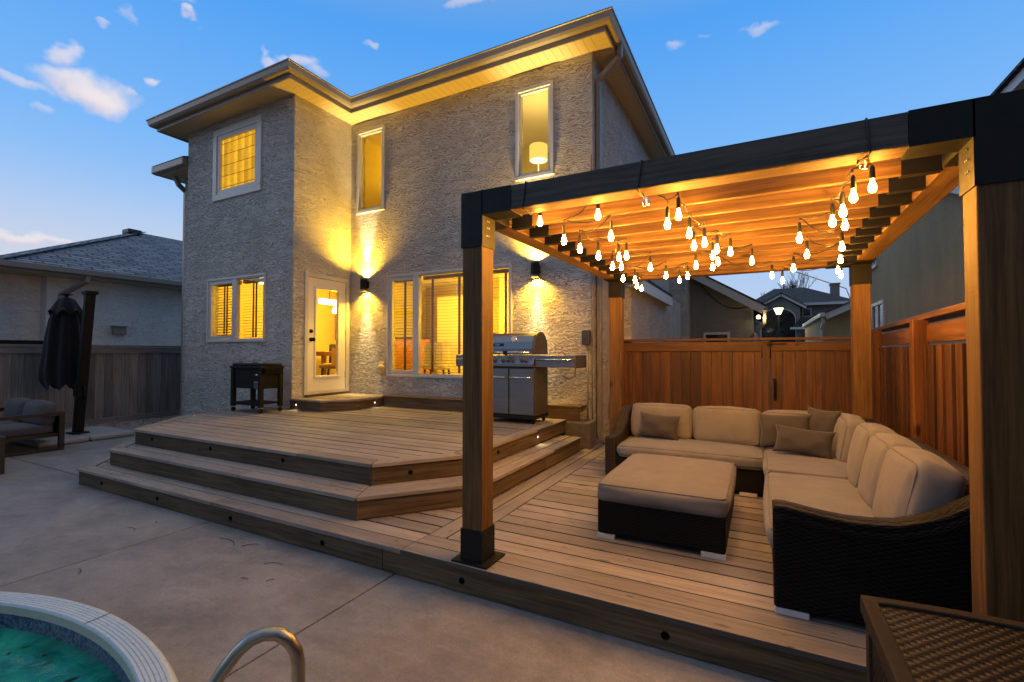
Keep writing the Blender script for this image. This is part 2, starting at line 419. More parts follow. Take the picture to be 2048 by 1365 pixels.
# ------------------------------------------------------------------ mesh building
class MB:
    def __init__(s):
        s.V = []; s.F = []; s.UV = []; s.T = []
    def face(s, pts, uvs=None, tone=1.0):
        i = len(s.V); s.V += [tuple(p) for p in pts]; s.F.append(tuple(range(i, i+len(pts))))
        s.UV.append(uvs or s.auto(pts)); s.T.append(tone)
    @staticmethod
    def auto(pts):
        a, b, c = Vector(pts[0]), Vector(pts[1]), Vector(pts[2])
        n = (b-a).cross(c-a)
        if len(pts) > 3 and n.length < 1e-12: n = (b-a).cross(Vector(pts[3])-a)
        x, y, z = abs(n.x), abs(n.y), abs(n.z)
        if z >= x and z >= y: return [(p[0], p[1]) for p in pts]
        if y >= x: return [(p[0], p[2]) for p in pts]
        return [(p[1], p[2]) for p in pts]
    def obox(s, c, dims, rot=None, tone=1.0, axis=None, taper=1.0):
        c = Vector(c); M = rot or Matrix.Identity(3); h = [d/2 for d in dims]
        if axis is None: axis = max(range(3), key=lambda k: dims[k])
        oth = [k for k in range(3) if k != axis]
        ou, ov = random.random()*20, random.random()*20
        cs = []
        for dz in (-1, 1):
            for dy in (-1, 1):
                for dx in (-1, 1):
                    tp = taper if dz > 0 else 1.0
                    cs.append(Vector((dx*h[0]*tp, dy*h[1]*tp, dz*h[2])))
        W_ = [c + M @ p for p in cs]
        for q in ((0, 2, 3, 1), (4, 5, 7, 6), (0, 1, 5, 4), (2, 6, 7, 3), (0, 4, 6, 2), (1, 3, 7, 5)):
            loc = [cs[k] for k in q]
            rng_ = [max(p[k] for p in loc)-min(p[k] for p in loc) for k in range(3)]
            if rng_[axis] < 1e-6: ua, va = oth
            else:
                ua = axis; va = oth[0] if rng_[oth[0]] > rng_[oth[1]] else oth[1]
            s.face([W_[k] for k in q], [(p[ua]+ou, p[va]+ov) for p in loc], tone)
    def box(s, x0, x1, y0, y1, z0, z1, tone=1.0, axis=None):
        s.obox(((x0+x1)/2, (y0+y1)/2, (z0+z1)/2), (abs(x1-x0), abs(y1-y0), abs(z1-z0)), None, tone, axis)
    def beam(s, p0, p1, w, h, tone=1.0, up=(0, 0, 1)):
        p0, p1 = Vector(p0), Vector(p1); d = (p1-p0); L = d.length; d = d/L
        r = d.cross(Vector(up))
        if r.length < 1e-5: r = d.cross(Vector((0, 1, 0)))
        r.normalize(); u = r.cross(d)
        M = Matrix((d, r, u)).transposed()
        s.obox((p0+p1)/2, (L, w, h), M, tone, 0)
    def tube(s, pts, r, n=8, caps=True, tone=1.0):
        pts = [Vector(p) for p in pts]; rs = r if isinstance(r, (list, tuple)) else [r]*len(pts)
        rings = []; prev = None
        for i, p in enumerate(pts):
            d = (pts[min(i+1, len(pts)-1)] - pts[max(i-1, 0)]).normalized()
            if prev is None:
                a = Vector((0, 0, 1)) if abs(d.z) < .9 else Vector((1, 0, 0))
                nn = d.cross(a).normalized()
            else:
                nn = (prev - d*prev.dot(d)).normalized()
            prev = nn; bb = d.cross(nn)
            rings.append([p + (nn*math.cos(2*math.pi*k/n) + bb*math.sin(2*math.pi*k/n))*rs[i] for k in range(n)])
        base = len(s.V)
        for g in rings: s.V += [tuple(v) for v in g]
        L = 0
        for i in range(len(rings)-1):
            dl = (pts[i+1]-pts[i]).length
            for k in range(n):
                k2 = (k+1) % n
                s.F.append((base+i*n+k, base+i*n+k2, base+(i+1)*n+k2, base+(i+1)*n+k))
                s.UV.append([(L, k*.03), (L, k*.03+.03), (L+dl, k*.03+.03), (L+dl, k*.03)]); s.T.append(tone)
            L += dl
        if caps:
            for g in (0, len(rings)-1):
                idx = [base+g*n+k for k in range(n)]
                if g == 0: idx.reverse()
                s.F.append(tuple(idx)); s.UV.append([(0, 0)]*n); s.T.append(tone)
    def lathe(s, prof, c=(0, 0, 0), n=20, rot=None, caps=True, tone=1.0):
        c = Vector(c); base = len(s.V); M = rot or Matrix.Identity(3)
        for (r, z) in prof:
            for k in range(n):
                a = 2*math.pi*k/n
                s.V.append(tuple(c + M @ Vector((r*math.cos(a), r*math.sin(a), z))))
        for i in range(len(prof)-1):
            for k in range(n):
                k2 = (k+1) % n
                s.F.append((base+i*n+k, base+i*n+k2, base+(i+1)*n+k2, base+(i+1)*n+k))
                s.UV.append([(k/n, prof[i][1]), ((k+1)/n, prof[i][1]), ((k+1)/n, prof[i+1][1]), (k/n, prof[i+1][1])]); s.T.append(tone)
        if caps:
            for g in (0, len(prof)-1):
                if prof[g][0] > 1e-5:
                    idx = [base+g*n+k for k in range(n)]
                    if g == 0: idx.reverse()
                    s.F.append(tuple(idx)); s.UV.append([(0, 0)]*n); s.T.append(tone)
    def prism(s, poly, lo, hi, axis='z', tone=1.0, ugrain=None, side=None):
        """poly: list of 2-D points, extruded along axis"""
        def P(p, h):
            return {'z': (p[0], p[1], h), 'y': (p[0], h, p[1]), 'x': (h, p[0], p[1])}[axis]
        ar = sum(poly[i][0]*poly[(i+1) % len(poly)][1]-poly[(i+1) % len(poly)][0]*poly[i][1] for i in range(len(poly)))
        if (ar < 0) != (axis == 'y'): poly = poly[::-1]
        ou, ov = random.random()*20, random.random()*20
        gd = Vector(ugrain) if ugrain else Vector((1, 0)); gp = Vector((-gd.y, gd.x))
        def uvp(p): q = Vector(p[:2]); return (q.dot(gd)+ou, q.dot(gp)+ov)
        top = [P(p, hi) for p in poly]; bot = [P(p, lo) for p in poly]
        s.face(top, [uvp(p) for p in poly], tone)
        s.face(bot[::-1], [uvp(p) for p in poly[::-1]], tone)
        L = ou; side_tone = tone if side is None else side
        for i in range(len(poly)):
            j = (i+1) % len(poly); dl = (Vector(poly[j])-Vector(poly[i])).length
            s.face([bot[i], bot[j], top[j], top[i]], [(L, ov), (L+dl, ov), (L+dl, ov+hi-lo), (L, ov+hi-lo)], side_tone)
            L += dl
    def build(s, name, mat, parent=None, bevel=0.0, smooth=False, weld=False, loc=None):
        me = bpy.data.meshes.new(name)
        me.from_pydata(s.V, [], s.F)
        uvl = me.uv_layers.new(name='UVMap')
        flat = [c for f in s.UV for uv in f for c in uv]
        uvl.data.foreach_set('uv', flat)
        at_ = me.attributes.new('tone', 'FLOAT', 'FACE'); at_.data.foreach_set('value', s.T)
        me.materials.append(MAT[mat] if isinstance(mat, str) else mat)
        o = bpy.data.objects.new(name, me); COL.objects.link(o)
        if smooth:
            me.polygons.foreach_set('use_smooth', [True]*len(me.polygons))
        if weld or bevel:
            w = o.modifiers.new('weld', 'WELD'); w.merge_threshold = .0004
        if bevel:
            b = o.modifiers.new('bevel', 'BEVEL'); b.width = bevel; b.segments = 2; b.limit_method = 'ANGLE'; b.angle_limit = R(40)
            b.use_clamp_overlap = True
        if parent: o.parent = parent
        return o

def tag(o, label=None, cat=None, group=None, kind=None):
    if label: o['label'] = label
    if cat: o['category'] = cat
    if group: o['group'] = group
    if kind: o['kind'] = kind
    return o
def thing(name, label, cat, group=None):
    o = bpy.data.objects.new(name, None); COL.objects.link(o); o.empty_display_size = .2
    return tag(o, label, cat, group)
def rt_(lo=.82, hi=1.15): return random.uniform(lo, hi)

def clip(poly, a, b, c):
    """keep a*x+b*y<=c"""
    out = []
    for i in range(len(poly)):
        p, q = poly[i], poly[(i+1) % len(poly)]
        dp, dq = a*p[0]+b*p[1]-c, a*q[0]+b*q[1]-c
        if dp <= 0: out.append(p)
        if (dp < 0 < dq) or (dq < 0 < dp):
            f = dp/(dp-dq); out.append((p[0]+(q[0]-p[0])*f, p[1]+(q[1]-p[1])*f))
    return out
def decking(mb, poly, z, th=.03, bw=.14, gap=.013, border=None, axis='x', inner=None, lens=3.6):
    """boards over a convex counter-clockwise polygon; border: {edge index: number of border boards}"""
    border = border or {}
    n = len(poly); core = list(poly)
    lines = []
    for i in range(n):
        p, q = Vector(poly[i]), Vector(poly[(i+1) % n]); d = (q-p).normalized(); nn = Vector((d.y, -d.x))
        lines.append((nn, nn.dot(p), d))
    for i in range(n):
        nb = border.get(i, 0)
        for k in range(nb):
            nn, c, d = lines[i]
            strip = clip(clip(list(poly), nn.x, nn.y, c-k*(bw+gap)), -nn.x, -nn.y, -(c-k*(bw+gap)-bw))
            for j in range(n):     # mitre against the neighbouring borders
                if j != i and border.get(j, 0) and (j == (i+1) % n or j == (i-1) % n):
                    n2, c2, d2 = lines[j]
                    mi = (nn - n2); strip = clip(strip, -mi.x, -mi.y, -(c-c2)-gap*.5*mi.length)
            # butt joints in long boards
            if len(strip) >= 3:
                ts = [Vector(p).dot(d) for p in strip]; t0, t1 = min(ts), max(ts)
                cuts = [t0-1]; x = t0 + random.uniform(1.6, lens)
                while x < t1-.8: cuts.append(x); x += random.uniform(2.6, lens+.6)
                cuts.append(t1+1)
                for a, b in zip(cuts[:-1], cuts[1:]):
                    st = clip(clip(strip, d.x, d.y, b-gap/2), -d.x, -d.y, -(a+gap/2))
                    if len(st) >= 3: mb.prism(st, z-th, z, tone=rt_(), ugrain=tuple(d))
        if nb:
            nn, c, d = lines[i]
            core = clip(core, nn.x, nn.y, c-nb*(bw+gap))
    k = 0 if axis == 'y' else 1
    v0, v1 = min(p[k] for p in core), max(p[k] for p in core)
    v = v0
    while v < v1 - .01:
        a, b = (0, 1) if axis == 'x' else (1, 0)
        st = clip(clip(core, a, b, min(v+bw, v1)), -a, -b, -v)
        v += bw + gap
        if len(st) < 3: continue
        d = Vector((1, 0)) if axis == 'x' else Vector((0, 1))
        ts = [Vector(p).dot(d) for p in st]; t0, t1 = min(ts), max(ts)
        cuts = [t0-1]; x = t0 + random.uniform(2.2, 6.5)
        while x < t1-1.2: cuts.append(x); x += random.uniform(4.0, 6.0)
        cuts.append(t1+1)
        for p, q in zip(cuts[:-1], cuts[1:]):
            s2 = clip(clip(st, d.x, d.y, q-gap/3), -d.x, -d.y, -(p+gap/3))
            if len(s2) >= 3: mb.prism(s2, z-th-random.uniform(0, .002), z-random.uniform(0, .004), tone=rt_(.74, 1.16), ugrain=tuple(d), side=.25)  # board sides darkened to paint the shade inside the gaps

def wall(mb, x0, x1, z0, z1, y, th, holes=(), axis='y', flip=False):
    """wall facing -axis at coordinate y, thickness th going back, with rectangular holes (x0,x1,z0,z1)"""
    xs = sorted({x0, x1, *[h[0] for h in holes], *[h[1] for h in holes]}); zs = sorted({z0, z1, *[h[2] for h in holes], *[h[3] for h in holes]})
    def P(x, d, z):
        return (x, y+d, z) if axis == 'y' else (y+d, x, z)
    for a, b in zip(xs[:-1], xs[1:]):
        for c, d in zip(zs[:-1], zs[1:]):
            mx, mz = (a+b)/2, (c+d)/2
            if any(h[0] < mx < h[1] and h[2] < mz < h[3] for h in holes): continue
            mb.face([P(a, 0, c), P(b, 0, c), P(b, 0, d), P(a, 0, d)])
            mb.face([P(b, th, c), P(a, th, c), P(a, th, d), P(b, th, d)])
    for (a, b, c, d) in list(holes) + [(x0, x1, z0, z1)]:
        mb.face([P(a, 0, c), P(a, th, c), P(b, th, c), P(b, 0, c)]); mb.face([P(a, 0, d), P(b, 0, d), P(b, th, d), P(a, th, d)])
        mb.face([P(a, 0, c), P(a, 0, d), P(a, th, d), P(a, th, c)]); mb.face([P(b, 0, c), P(b, th, c), P(b, th, d), P(b, 0, d)])

def cushion(mb, c, dims, rot=None, r=.05, puff=.03, n=12, sag=0.0, tuck=0.0):
    """soft rounded block: a subdivided cube pulled to rounded edges and puffed faces"""
    c = Vector(c); M = rot or Matrix.Identity(3); hx, hy, hz = [d/2 for d in dims]
    seed = random.random()*50
    idx = {}
    def vert(u, v, w):
        key = (round(u, 4), round(v, 4), round(w, 4))
        if key in idx: return idx[key]
        p = Vector((u*hx, v*hy, w*hz)); q = Vector((max(-hx+r, min(hx-r, p.x)), max(-hy+r, min(hy-r, p.y)), max(-hz+r, min(hz-r, p.z))))
        d = p-q
        if d.length > 1e-9: p = q + d.normalized()*min(r, d.length)
        fx, fy, fz = 1-u*u, 1-v*v, 1-w*w
        k = puff
        p.x += k*u*fy*fz; p.y += k*v*fx*fz; p.z += k*w*fx*fy
        wv = math.sin(u*3.1+seed)*math.sin(v*2.7+seed*1.7)*math.sin(w*2.3+seed*.6)
        p += Vector((.004*wv, .005*wv, .006*wv))
        if tuck:
            e = abs(u)*abs(w); p.y *= (1 - tuck*max(abs(u), abs(w))**4 )
            p.x *= 1 - .06*(1-abs(w)**2)*abs(u)**6*0; p.x *= (1+.05*e**3); p.z *= (1+.05*e**3); p.x *= 1-.05*fz*abs(u); p.z *= 1-.05*fx*abs(w)
        idx[key] = len(mb.V); mb.V.append(tuple(c + M @ p)); return idx[key]
    g = [-1+2*i/n for i in range(n+1)]
    for ax in range(3):
        for sg in (-1, 1):
            for i in range(n):
                for j in range(n):
                    cs = [(g[i], g[j]), (g[i+1], g[j]), (g[i+1], g[j+1]), (g[i], g[j+1])]
                    if (sg > 0) == (ax == 1): cs = cs[::-1]
                    f = []
                    for a, b in cs:
                        t = [a, b]; t.insert(ax, sg); f.append(vert(*t))
                    mb.F.append(tuple(f)); mb.UV.append([(a, b) for a, b in cs]); mb.T.append(1.0)
def piping_loop(mb, c, dims, rot=None, level=1.0, r=.05, rad=.006, axis=2, puff=0):
    c = Vector(c); M = rot or Matrix.Identity(3); h = [d/2 for d in dims]
    a, b = [k for k in range(3) if k != axis]
    pts = []
    ha, hb = h[a]-.3*r, h[b]-.3*r; rr = r
    for (sx, sy, a0) in ((1, 1, 0), (-1, 1, 90), (-1, -1, 180), (1, -1, 270)):
        for k in range(5):
            an = R(a0+k*22.5); p = [0, 0, 0]
            p[a] = sx*(ha-rr)+rr*math.cos(an); p[b] = sy*(hb-rr)+rr*math.sin(an); p[axis] = level*(h[axis]-.28*r)
            pts.append(c + M @ Vector(p))
    pts.append(pts[0]); mb.tube(pts, rad, 6, False)

def rotz(a): return Matrix.Rotation(a, 3, 'Z')

# ------------------------------------------------------------------ ground and patio
g = MB(); g.face([(-400, -300, -.09), (400, -300, -.09), (400, 700, -.09), (-400, 700, -.09)])
tag(g.build('ground', 'ground'), kind='structure')
JX = [-14, -10.9, at(412, 1046, 'z', 0).x, at(775, 1157, 'z', 0).x, 1.35, 4.2]
JX = [-10.95, -7.6, -4.62, JX[3], .75, 2.6]
JX[2] = at(412, 1046, 'z', 0).x
JY = [-6, -2.2, at(100, 936, 'z', 0).y, 8.2]
pt = MB()
for a, b in zip(JX[:-1], JX[1:]):
    for c, d in zip(JY[:-1], JY[1:]):
        if a > -3 and c > -3 and False: pass
        pt.box(a+.006, b-.006, c+.006, d-.006, -.1, 0)
tag(pt.build('patio', 'patio', bevel=.004), kind='structure')

# ------------------------------------------------------------------ the house
HOUSE = thing('house', 'two-storey stucco house with lit yellow windows behind the wooden deck', 'house')
XL, XB, XR, YB, YM = -9.72, -6.66, -2.03, 5.07, 6.28
ZS = 5.66
TH = .18
# openings
WB_LO = (-8.98, -7.35, 1.64, 2.765)
WB_UP = (-8.84, -7.51, 4.235, 5.48)
W_TALL = (-6.49, -5.85, 3.985, 5.47)
W_LAMP = (-3.215, -2.625, 4.045, 5.39)
W_BIG = (-5.745, -3.31, 1.04, 2.78)
DOOR = (5.30, 6.225, .76, 2.765)
wm = MB()
wall(wm, XL, XB, -.1, ZS+.02, YB, TH, [WB_LO, WB_UP])
wall(wm, XB-TH, XR, -.1, ZS+.02, YM, TH, [W_BIG, W_TALL, W_LAMP])
# door wall: faces +x at XB
wall(wm, YB+.002, YM, -.1, ZS+.02, XB-.002, -TH, [DOOR], axis='x')
wall(wm, YM+.002, 12.5, -.1, ZS+.02, XR-.002, -TH, [], axis='x')
wall(wm, YB+.002, 13, -.1, ZS+.02, XL+.002, TH, [], axis='x')
wm.build('wall', 'stucco', HOUSE)
# low rear wing on the right side and the small left wing
w2 = MB()
YW = 7.25
w2.box(XR-.5, -1.74, YW, 12.4, -.1, 2.66)
w2.build('wall', 'stucco', HOUSE)
wl = MB(); xa = at(369, 450, 'y', 5.45).x
wl.box(xa, XL-.01, 5.45, 10, -.1, 5.12); wl.build('wall', 'stucco', HOUSE)
# foundation strip under the corner
fo = MB(); fo.box(-2.34, -1.985, 5.98, 6.278, 0, .52); fo.build('foundation', 'foundation', HOUSE, bevel=.02)

# roof, soffits, fascia, gutters
OV = .37
eave = [(XL-OV, YB-OV), (XB+OV, YB-OV), (XB+OV, YM-OV), (XR+.30, YM-OV), (XR+.30, 13.4), (XL-OV, 13.4)]
wallp = [(XL, YB), (XB, YB), (XB, YM), (XR, YM), (XR, 13.0), (XL, 13.0)]
sf = MB()
for i in (0, 1, 2, 3, 5):
    j = (i+1) % 6
    p, q, q2, p2 = eave[i], eave[j], wallp[j], wallp[i]
    d = (Vector(q)-Vector(p)).normalized(); nn = Vector((d.y, -d.x))
    # pull the inner edge a little into the wall
    inn = [(p2[0], p2[1]), (q2[0], q2[1])]
    pts = [p, q, inn[1], inn[0]]
    sf.face([(x, y, ZS) for x, y in pts][::-1], [(Vector((x, y)).dot(d), Vector((x, y)).dot(nn)) for x, y in pts][::-1])
sf.build('soffit', 'soffit', HOUSE)
fa = MB(); gu = MB()
def offset_line(pts, o):
    out = []
    n = len(pts)
    for i in range(n):
        a, b, c = Vector(pts[i-1]), Vector(pts[i]), Vector(pts[(i+1) % n])
        d1, d2 = (b-a).normalized(), (c-b).normalized(); n1, n2 = Vector((d1.y, -d1.x)), Vector((d2.y, -d2.x))
        m = (n1+n2); m = m/m.dot(n1)
        out.append(tuple(b+m*o))
    return out
def sweep(mb, path, prof, idxs):
    """profile of (outward offset, z) swept along the closed polygon path on the listed edges"""
    rings = [offset_line(path, o) for o, z in prof]
    for i in idxs:
        j = (i+1) % len(path)
        for k in range(len(prof)):
            k2 = (k+1) % len(prof)
            a, b = rings[k][i], rings[k][j]; c, d = rings[k2][j], rings[k2][i]
            mb.face([(*a, prof[k][1]), (*b, prof[k][1]), (*c, prof[k2][1]), (*d, prof[k2][1])])
E5 = (0, 1, 2, 3, 5)
sweep(fa, eave, [(-.02, ZS-.025), (.0, ZS-.025), (.0, ZS+.19), (-.02, ZS+.19)], E5)
fa.build('fascia', 'gutter', HOUSE)
sweep(gu, eave, [(.004, ZS+.045), (.075, ZS+.045), (.10, ZS+.075), (.115, ZS+.15), (.128, ZS+.155), (.128, ZS+.172), (.105, ZS+.172), (.09, ZS+.08), (.004, ZS+.07)], E5)
gu.build('gutter', 'gutter', HOUSE)
ro = MB()
re = offset_line(eave, .07); zr = ZS+.18; xm = (XL+XR)/2; ridge_z = zr+1.9
A, B_, C_, D_, E_, F_ = [(*p, zr) for p in re]
bm_x = (A[0]+B_[0])/2; K1 = (bm_x, YB+1.9, zr+.95); K2 = (bm_x, YM+4, zr+.95)
R1 = (xm-.4, YM+3.6, ridge_z); R2 = (xm-.4, 10, ridge_z)
L1 = (A[0], C_[1], zr)
ro.face([A, B_, K1]); ro.face([B_, C_, (C_[0]-1.2, C_[1]+1.2, zr+.6), K1]); ro.face([A, K1, (A[0]+.01, C_[1]+1, zr)])
ro.face([L1, (C_[0], C_[1], zr+.001), D_, R1]); ro.face([D_, E_, R2, R1]); ro.face([E_, F_, R2]); ro.face([F_, L1, R1, R2])
ro.build('roof', 'darkroof', HOUSE)
# wing roofs
wr = MB()
wr.prism([(-1.62, 2.60), (-1.62, 2.66), (-3.2, 3.4), (-3.2, 3.3)], YW-.25, 10.42, 'y'); wr.build('wing_roof', 'darkroof', HOUSE)
wf = MB(); wf.box(-1.66, -1.622, YW-.25, 10.43, 2.42, 2.655); wf.box(-1.74, -1.66, YW-.24, 10.41, 2.43, 2.45)
wf.build('wing_fascia', 'trim', HOUSE)
lr = MB(); tip = at(302, 338, 'y', 4.98)
lr.box(tip.x+.07, XL-.02, tip.y+.09, 6.5, 5.06, 5.085); lr.build('soffit', 'soffit', HOUSE)
lg = MB(); lg.box(tip.x, XL-.02, tip.y, tip.y+.1, 5.055, 5.20); lg.box(tip.x, tip.x+.1, tip.y+.1, 7.0, 5.055, 5.20); lg.build('gutter', 'gutter', HOUSE, bevel=.02)
lro = MB(); lro.face([(tip.x, tip.y, 5.205), (XL, tip.y, 5.205), (XL, 8, 6.2), (tip.x+1, 8, 6.2)]); lro.build('roof', 'darkroof', HOUSE)
# downspouts
ds = MB()
def rect_pipe(mb, pts, w, h):
    for a, b in zip(pts[:-1], pts[1:]):
        d = (Vector(b)-Vector(a)).normalized()*.012
        mb.beam(Vector(a)-d, Vector(b)+d, w, h, up=(0, 1, 0) if abs((Vector(b)-Vector(a)).normalized().y) < .8 else (0, 0, 1))
rect_pipe(ds, [(XR+.36, 6.42, ZS+.06), (XR+.355, 6.42, ZS-.10), (XR+.05, 6.42, ZS-.36), (XR+.05, 6.42, .30), (XR+.16, 6.42, .20)], .065, .085)
ds.build('downspout', 'gutter', HOUSE, bevel=.008)
ds2 = MB(); rect_pipe(ds2, [(tip.x+.25, 5.3, 5.06), (tip.x+.3, 5.35, 4.9), (xa-.05, 5.5, 4.8), (xa-.05, 5.5, .1)], .06, .08); ds2.build('downspout', 'gutter', HOUSE)
# service conduit, meter box, hose outlet, vent grille
cd = MB(); cd.tube([(-2.10, YM-.03, .3), (-2.10, YM-.03, 1.55)], .013, 8); cd.tube([(-2.04, YM-.02, .3), (-2.04, YM-.02, 4.2)], .008, 6)
cd.build('conduit', 'gutter', HOUSE, smooth=True)
bx = MB(); bx.box(-2.17, -2.06, YM-.09, YM-.001, 1.55, 1.75); bx.build('electrical_box', 'graysides', HOUSE, bevel=.008)
ho = MB(); ho.lathe([(.0, -.075), (.05, -.07), (.075, -.045), (.085, 0)], (-5.87, YM-.001, 1.17), 8, Matrix.Rotation(R(-90), 3, 'X').to_3x3() @ Matrix.Rotation(R(22.5), 3, 'Z')); 
ho.box(-5.93, -5.81, YM-.03, YM-.002, 1.07, 1.27); ho.build('vent_cover', plain('cream_cover', (.62, .50, .22), .5), HOUSE, bevel=.01)
vg = MB()
for k in range(7): vg.box(XR+.0, XR+.02, 6.98, 7.12, .46+k*.035, .475+k*.035)
vg.build('vent_grille', 'gutter', HOUSE)
# interior shell: lit rooms
inn = MB()
def room(x0, x1, y0, y1, z0, z1, skip=()):
    ice = MB(); ifl = MB()
    if 'b' not in skip: inn.face([(x0, y1, z0), (x1, y1, z0), (x1, y1, z1), (x0, y1, z1)])
    if 'l' not in skip: inn.face([(x0, y0, z0), (x0, y1, z0), (x0, y1, z1), (x0, y0, z1)])
    if 'r' not in skip: inn.face([(x1, y0, z0), (x1, y0, z1), (x1, y1, z1), (x1, y1, z0)])
    ice.face([(x0, y0, z1), (x0, y1, z1), (x1, y1, z1), (x1, y0, z1)])
    ifl.face([(x0, y0, z0), (x1, y0, z0), (x1, y1, z0), (x0, y1, z0)])
    ice.build('interior_ceiling', 'inceil', HOUSE); ifl.build('interior_floor', 'infloor', HOUSE)
room(XB-.19, XR-.2, YM+.2, 10.0, .72, 3.15, 'l')
room(XL+.2, XB-.2, YB+.2, 10.0, .72, 3.15, 'r')
room(XL+.2, XB-.2, YB+.2, 7.6, 3.45, 5.64)
room(XB-.15, -4.6, YM+.2, 9.0, 3.45, 5.64)
room(-4.4, XR-.2, YM+.2, 8.6, 3.45, 5.64)
inn.box(-7.95, -7.75, 8.2, 9.9, .73, 3.14); inn.box(-4.7, -4.5, 8.4, 9.9, .73, 3.14); inn.box(-6.2, -5.1, 9.7, 9.9, .73, 2.7)
inn.build('interior_wall', 'inwall', HOUSE)

# windows -----------------------------------------------------------
def frame_rect(mb, x0, x1, z0, z1, y0, y1, w):
    mb.box(x0, x1, y0, y1, z0, z0+w); mb.box(x0, x1, y0, y1, z1-w, z1)
    mb.box(x0, x0+w, y0+.001, y1-.001, z0+w, z1-w); mb.box(x1-w, x1, y0+.001, y1-.001, z0+w, z1-w)
def window(op, y, splits=(), fw=.042, trim=.018, pane='glass', name='window'):
    x0, x1, z0, z1 = op
    f = MB()
    frame_rect(f, x0-trim, x1+trim, z0-trim, z1+trim, y-.028, y+.05, trim+fw*.55)
    frame_rect(f, x0+fw*.5, x1-fw*.5, z0+fw*.5, z1-fw*.5, y-.010, y+.06, fw*.55)
    for sx, sw in splits: f.box(sx-sw/2, sx+sw/2, y-.020, y+.055, z0+.02, z1-.02)
    w = f.build('window', 'trim', HOUSE, bevel=.006)
    p = MB(); p.face([(x0+.02, y+.035, z0+.02), (x1-.02, y+.035, z0+.02), (x1-.02, y+.035, z1-.02), (x0+.02, y+.035, z1-.02)],
                     [(0, 0), (x1-x0-.04, 0), (x1-x0-.04, z1-z0-.04), (0, z1-z0-.04)])
    p.build('pane', pane, w)
    return w
window(WB_LO, YB, [(-8.18, .12)])
wq = window(WB_UP, YB, fw=.15, trim=.03, pane='block')
window(W_TALL, YM, fw=.07)
window(W_LAMP, YM, fw=.07)
window(W_BIG, YM, [(-5.12, .12)])
# extra inner sash of the sliding windows
def sash(x0, x1, z0, z1, y):
    f = MB(); frame_rect(f, x0, x1, z0, z1, y-.014, y+.03, .05); f.build('sash', 'trim', HOUSE, bevel=.005)
sash(-8.93, -8.20, 1.69, 2.72, YB); sash(-5.70, -5.14, 1.09, 2.73, YM)
# the back door ------------------------------------------------------
dm = MB(); y0, y1, z0, z1 = DOOR; X = XB
def yz_rect(mb, a0, a1, c0, c1, x0, x1, w):
    mb.box(x0, x1, a0, a1, c0, c0+w); mb.box(x0, x1, a0, a1, c1-w, c1)
    mb.box(x0+.001, x1-.001, a0, a0+w, c0+w, c1-w); mb.box(x0+.001, x1-.001, a1-w, a1, c0+w, c1-w)
yz_rect(dm, y0-.01, y1+.01, z0-.03, z1+.01, X-.06, X+.022, .065)
DR = dm.build('door_frame', 'trim', HOUSE, bevel=.006)
sl = MB(); a0, a1, c0, c1 = y0+.058, y1-.058, z0+.04, z1-.058
gy0, gy1, gz0, gz1 = a0+.165, a1-.165, c0+.24, c1-.17
sl.box(X-.045, X-.002, a0, gy0, c0, c1); sl.box(X-.045, X-.002, gy1, a1, c0, c1)
sl.box(X-.045, X-.002, gy0, gy1, c0, gz0); sl.box(X-.045, X-.002, gy0, gy1, gz1, c1)
SLAB = sl.build('door', 'door', HOUSE)
gm = MB(); yz_rect(gm, gy0-.03, gy1+.03, gz0-.03, gz1+.03, X-.050, X+.012, .035); gm.build('glass_trim', 'door', SLAB, bevel=.008)
gp = MB(); gp.face([(X-.02, gy0, gz0), (X-.02, gy1, gz0), (X-.02, gy1, gz1), (X-.02, gy0, gz1)]); gp.build('door_glass', 'glass', SLAB)
rx90 = Matrix.Rotation(R(90), 3, 'Y')
kn = MB(); kn.lathe([(.034, 0), (.036, .012), (.016, .02), (.014, .045), (.032, .055), (.034, .075), (.02, .085), (.0, .087)], (X-.002, a0+.07, 1.66), 16, rx90)
kn.build('handle', 'black', SLAB, smooth=True)
kb = MB(); kb.lathe([(.032, 0), (.034, .014), (.026, .024), (.0, .025)], (X-.002, a0+.07, 1.80), 16, rx90); kb.build('deadbolt', 'black', SLAB, smooth=True)
for hz in (1.0, 1.75, 2.5):
    hm = MB(); hm.box(X-.01, X+.008, a1-.004, a1+.014, hz, hz+.1); hm.build('hinge', 'steel', DR)
th_ = MB(); th_.box(X-.06, X+.06, y0, y1, .715, .742); th_.build('threshold', 'riser', HOUSE, bevel=.004)

# blinds -------------------------------------------------------------
def blind(x0, x1, z0, z1, y, label, tapes, pitch=.05, tilt=8):
    t = thing('window_blind', label, 'blind', 'slatted blinds behind the windows')
    s = MB(); z = z0+.03; k = 0
    while z < z1-.06:
        s.obox(((x0+x1)/2, y, z), (x1-x0, .047, .003), Matrix.Rotation(R(tilt+random.uniform(-2, 2)), 3, 'X'))
        z += pitch
    s.build('slats', 'blind', t)
    h = MB(); h.box(x0, x1, y-.03, y+.03, z1-.06, z1); h.build('headrail', 'blind', t)
    for tx in tapes:
        b = MB(); b.box(tx-.024, tx+.024, y-.0275, y-.0265, z0+.03, z1-.06); b.build('ladder_tape', 'tape', t)
    return t
blind(-8.93, -8.24, 1.68, 2.73, YB+.13, 'brown slatted blind in the left sash of the ground-floor window over the black cooler', [-8.66, -8.58], tilt=24)
blind(-8.12, -7.40, 1.68, 2.73, YB+.13, 'bright yellow slatted blind in the right half of the window over the black cooler', [-7.82, -7.74], tilt=14)
blind(-5.70, -5.18, 1.08, 2.74, YM+.13, 'dark narrow slatted blind in the slim sash left of the big window', [-5.45], tilt=12)
blind(-5.06, -3.36, 1.08, 2.74, YM+.13, 'wide slatted blind with cloth tapes across the big window behind the grill', [-4.86, -4.32, -3.86, -3.46], tilt=6)

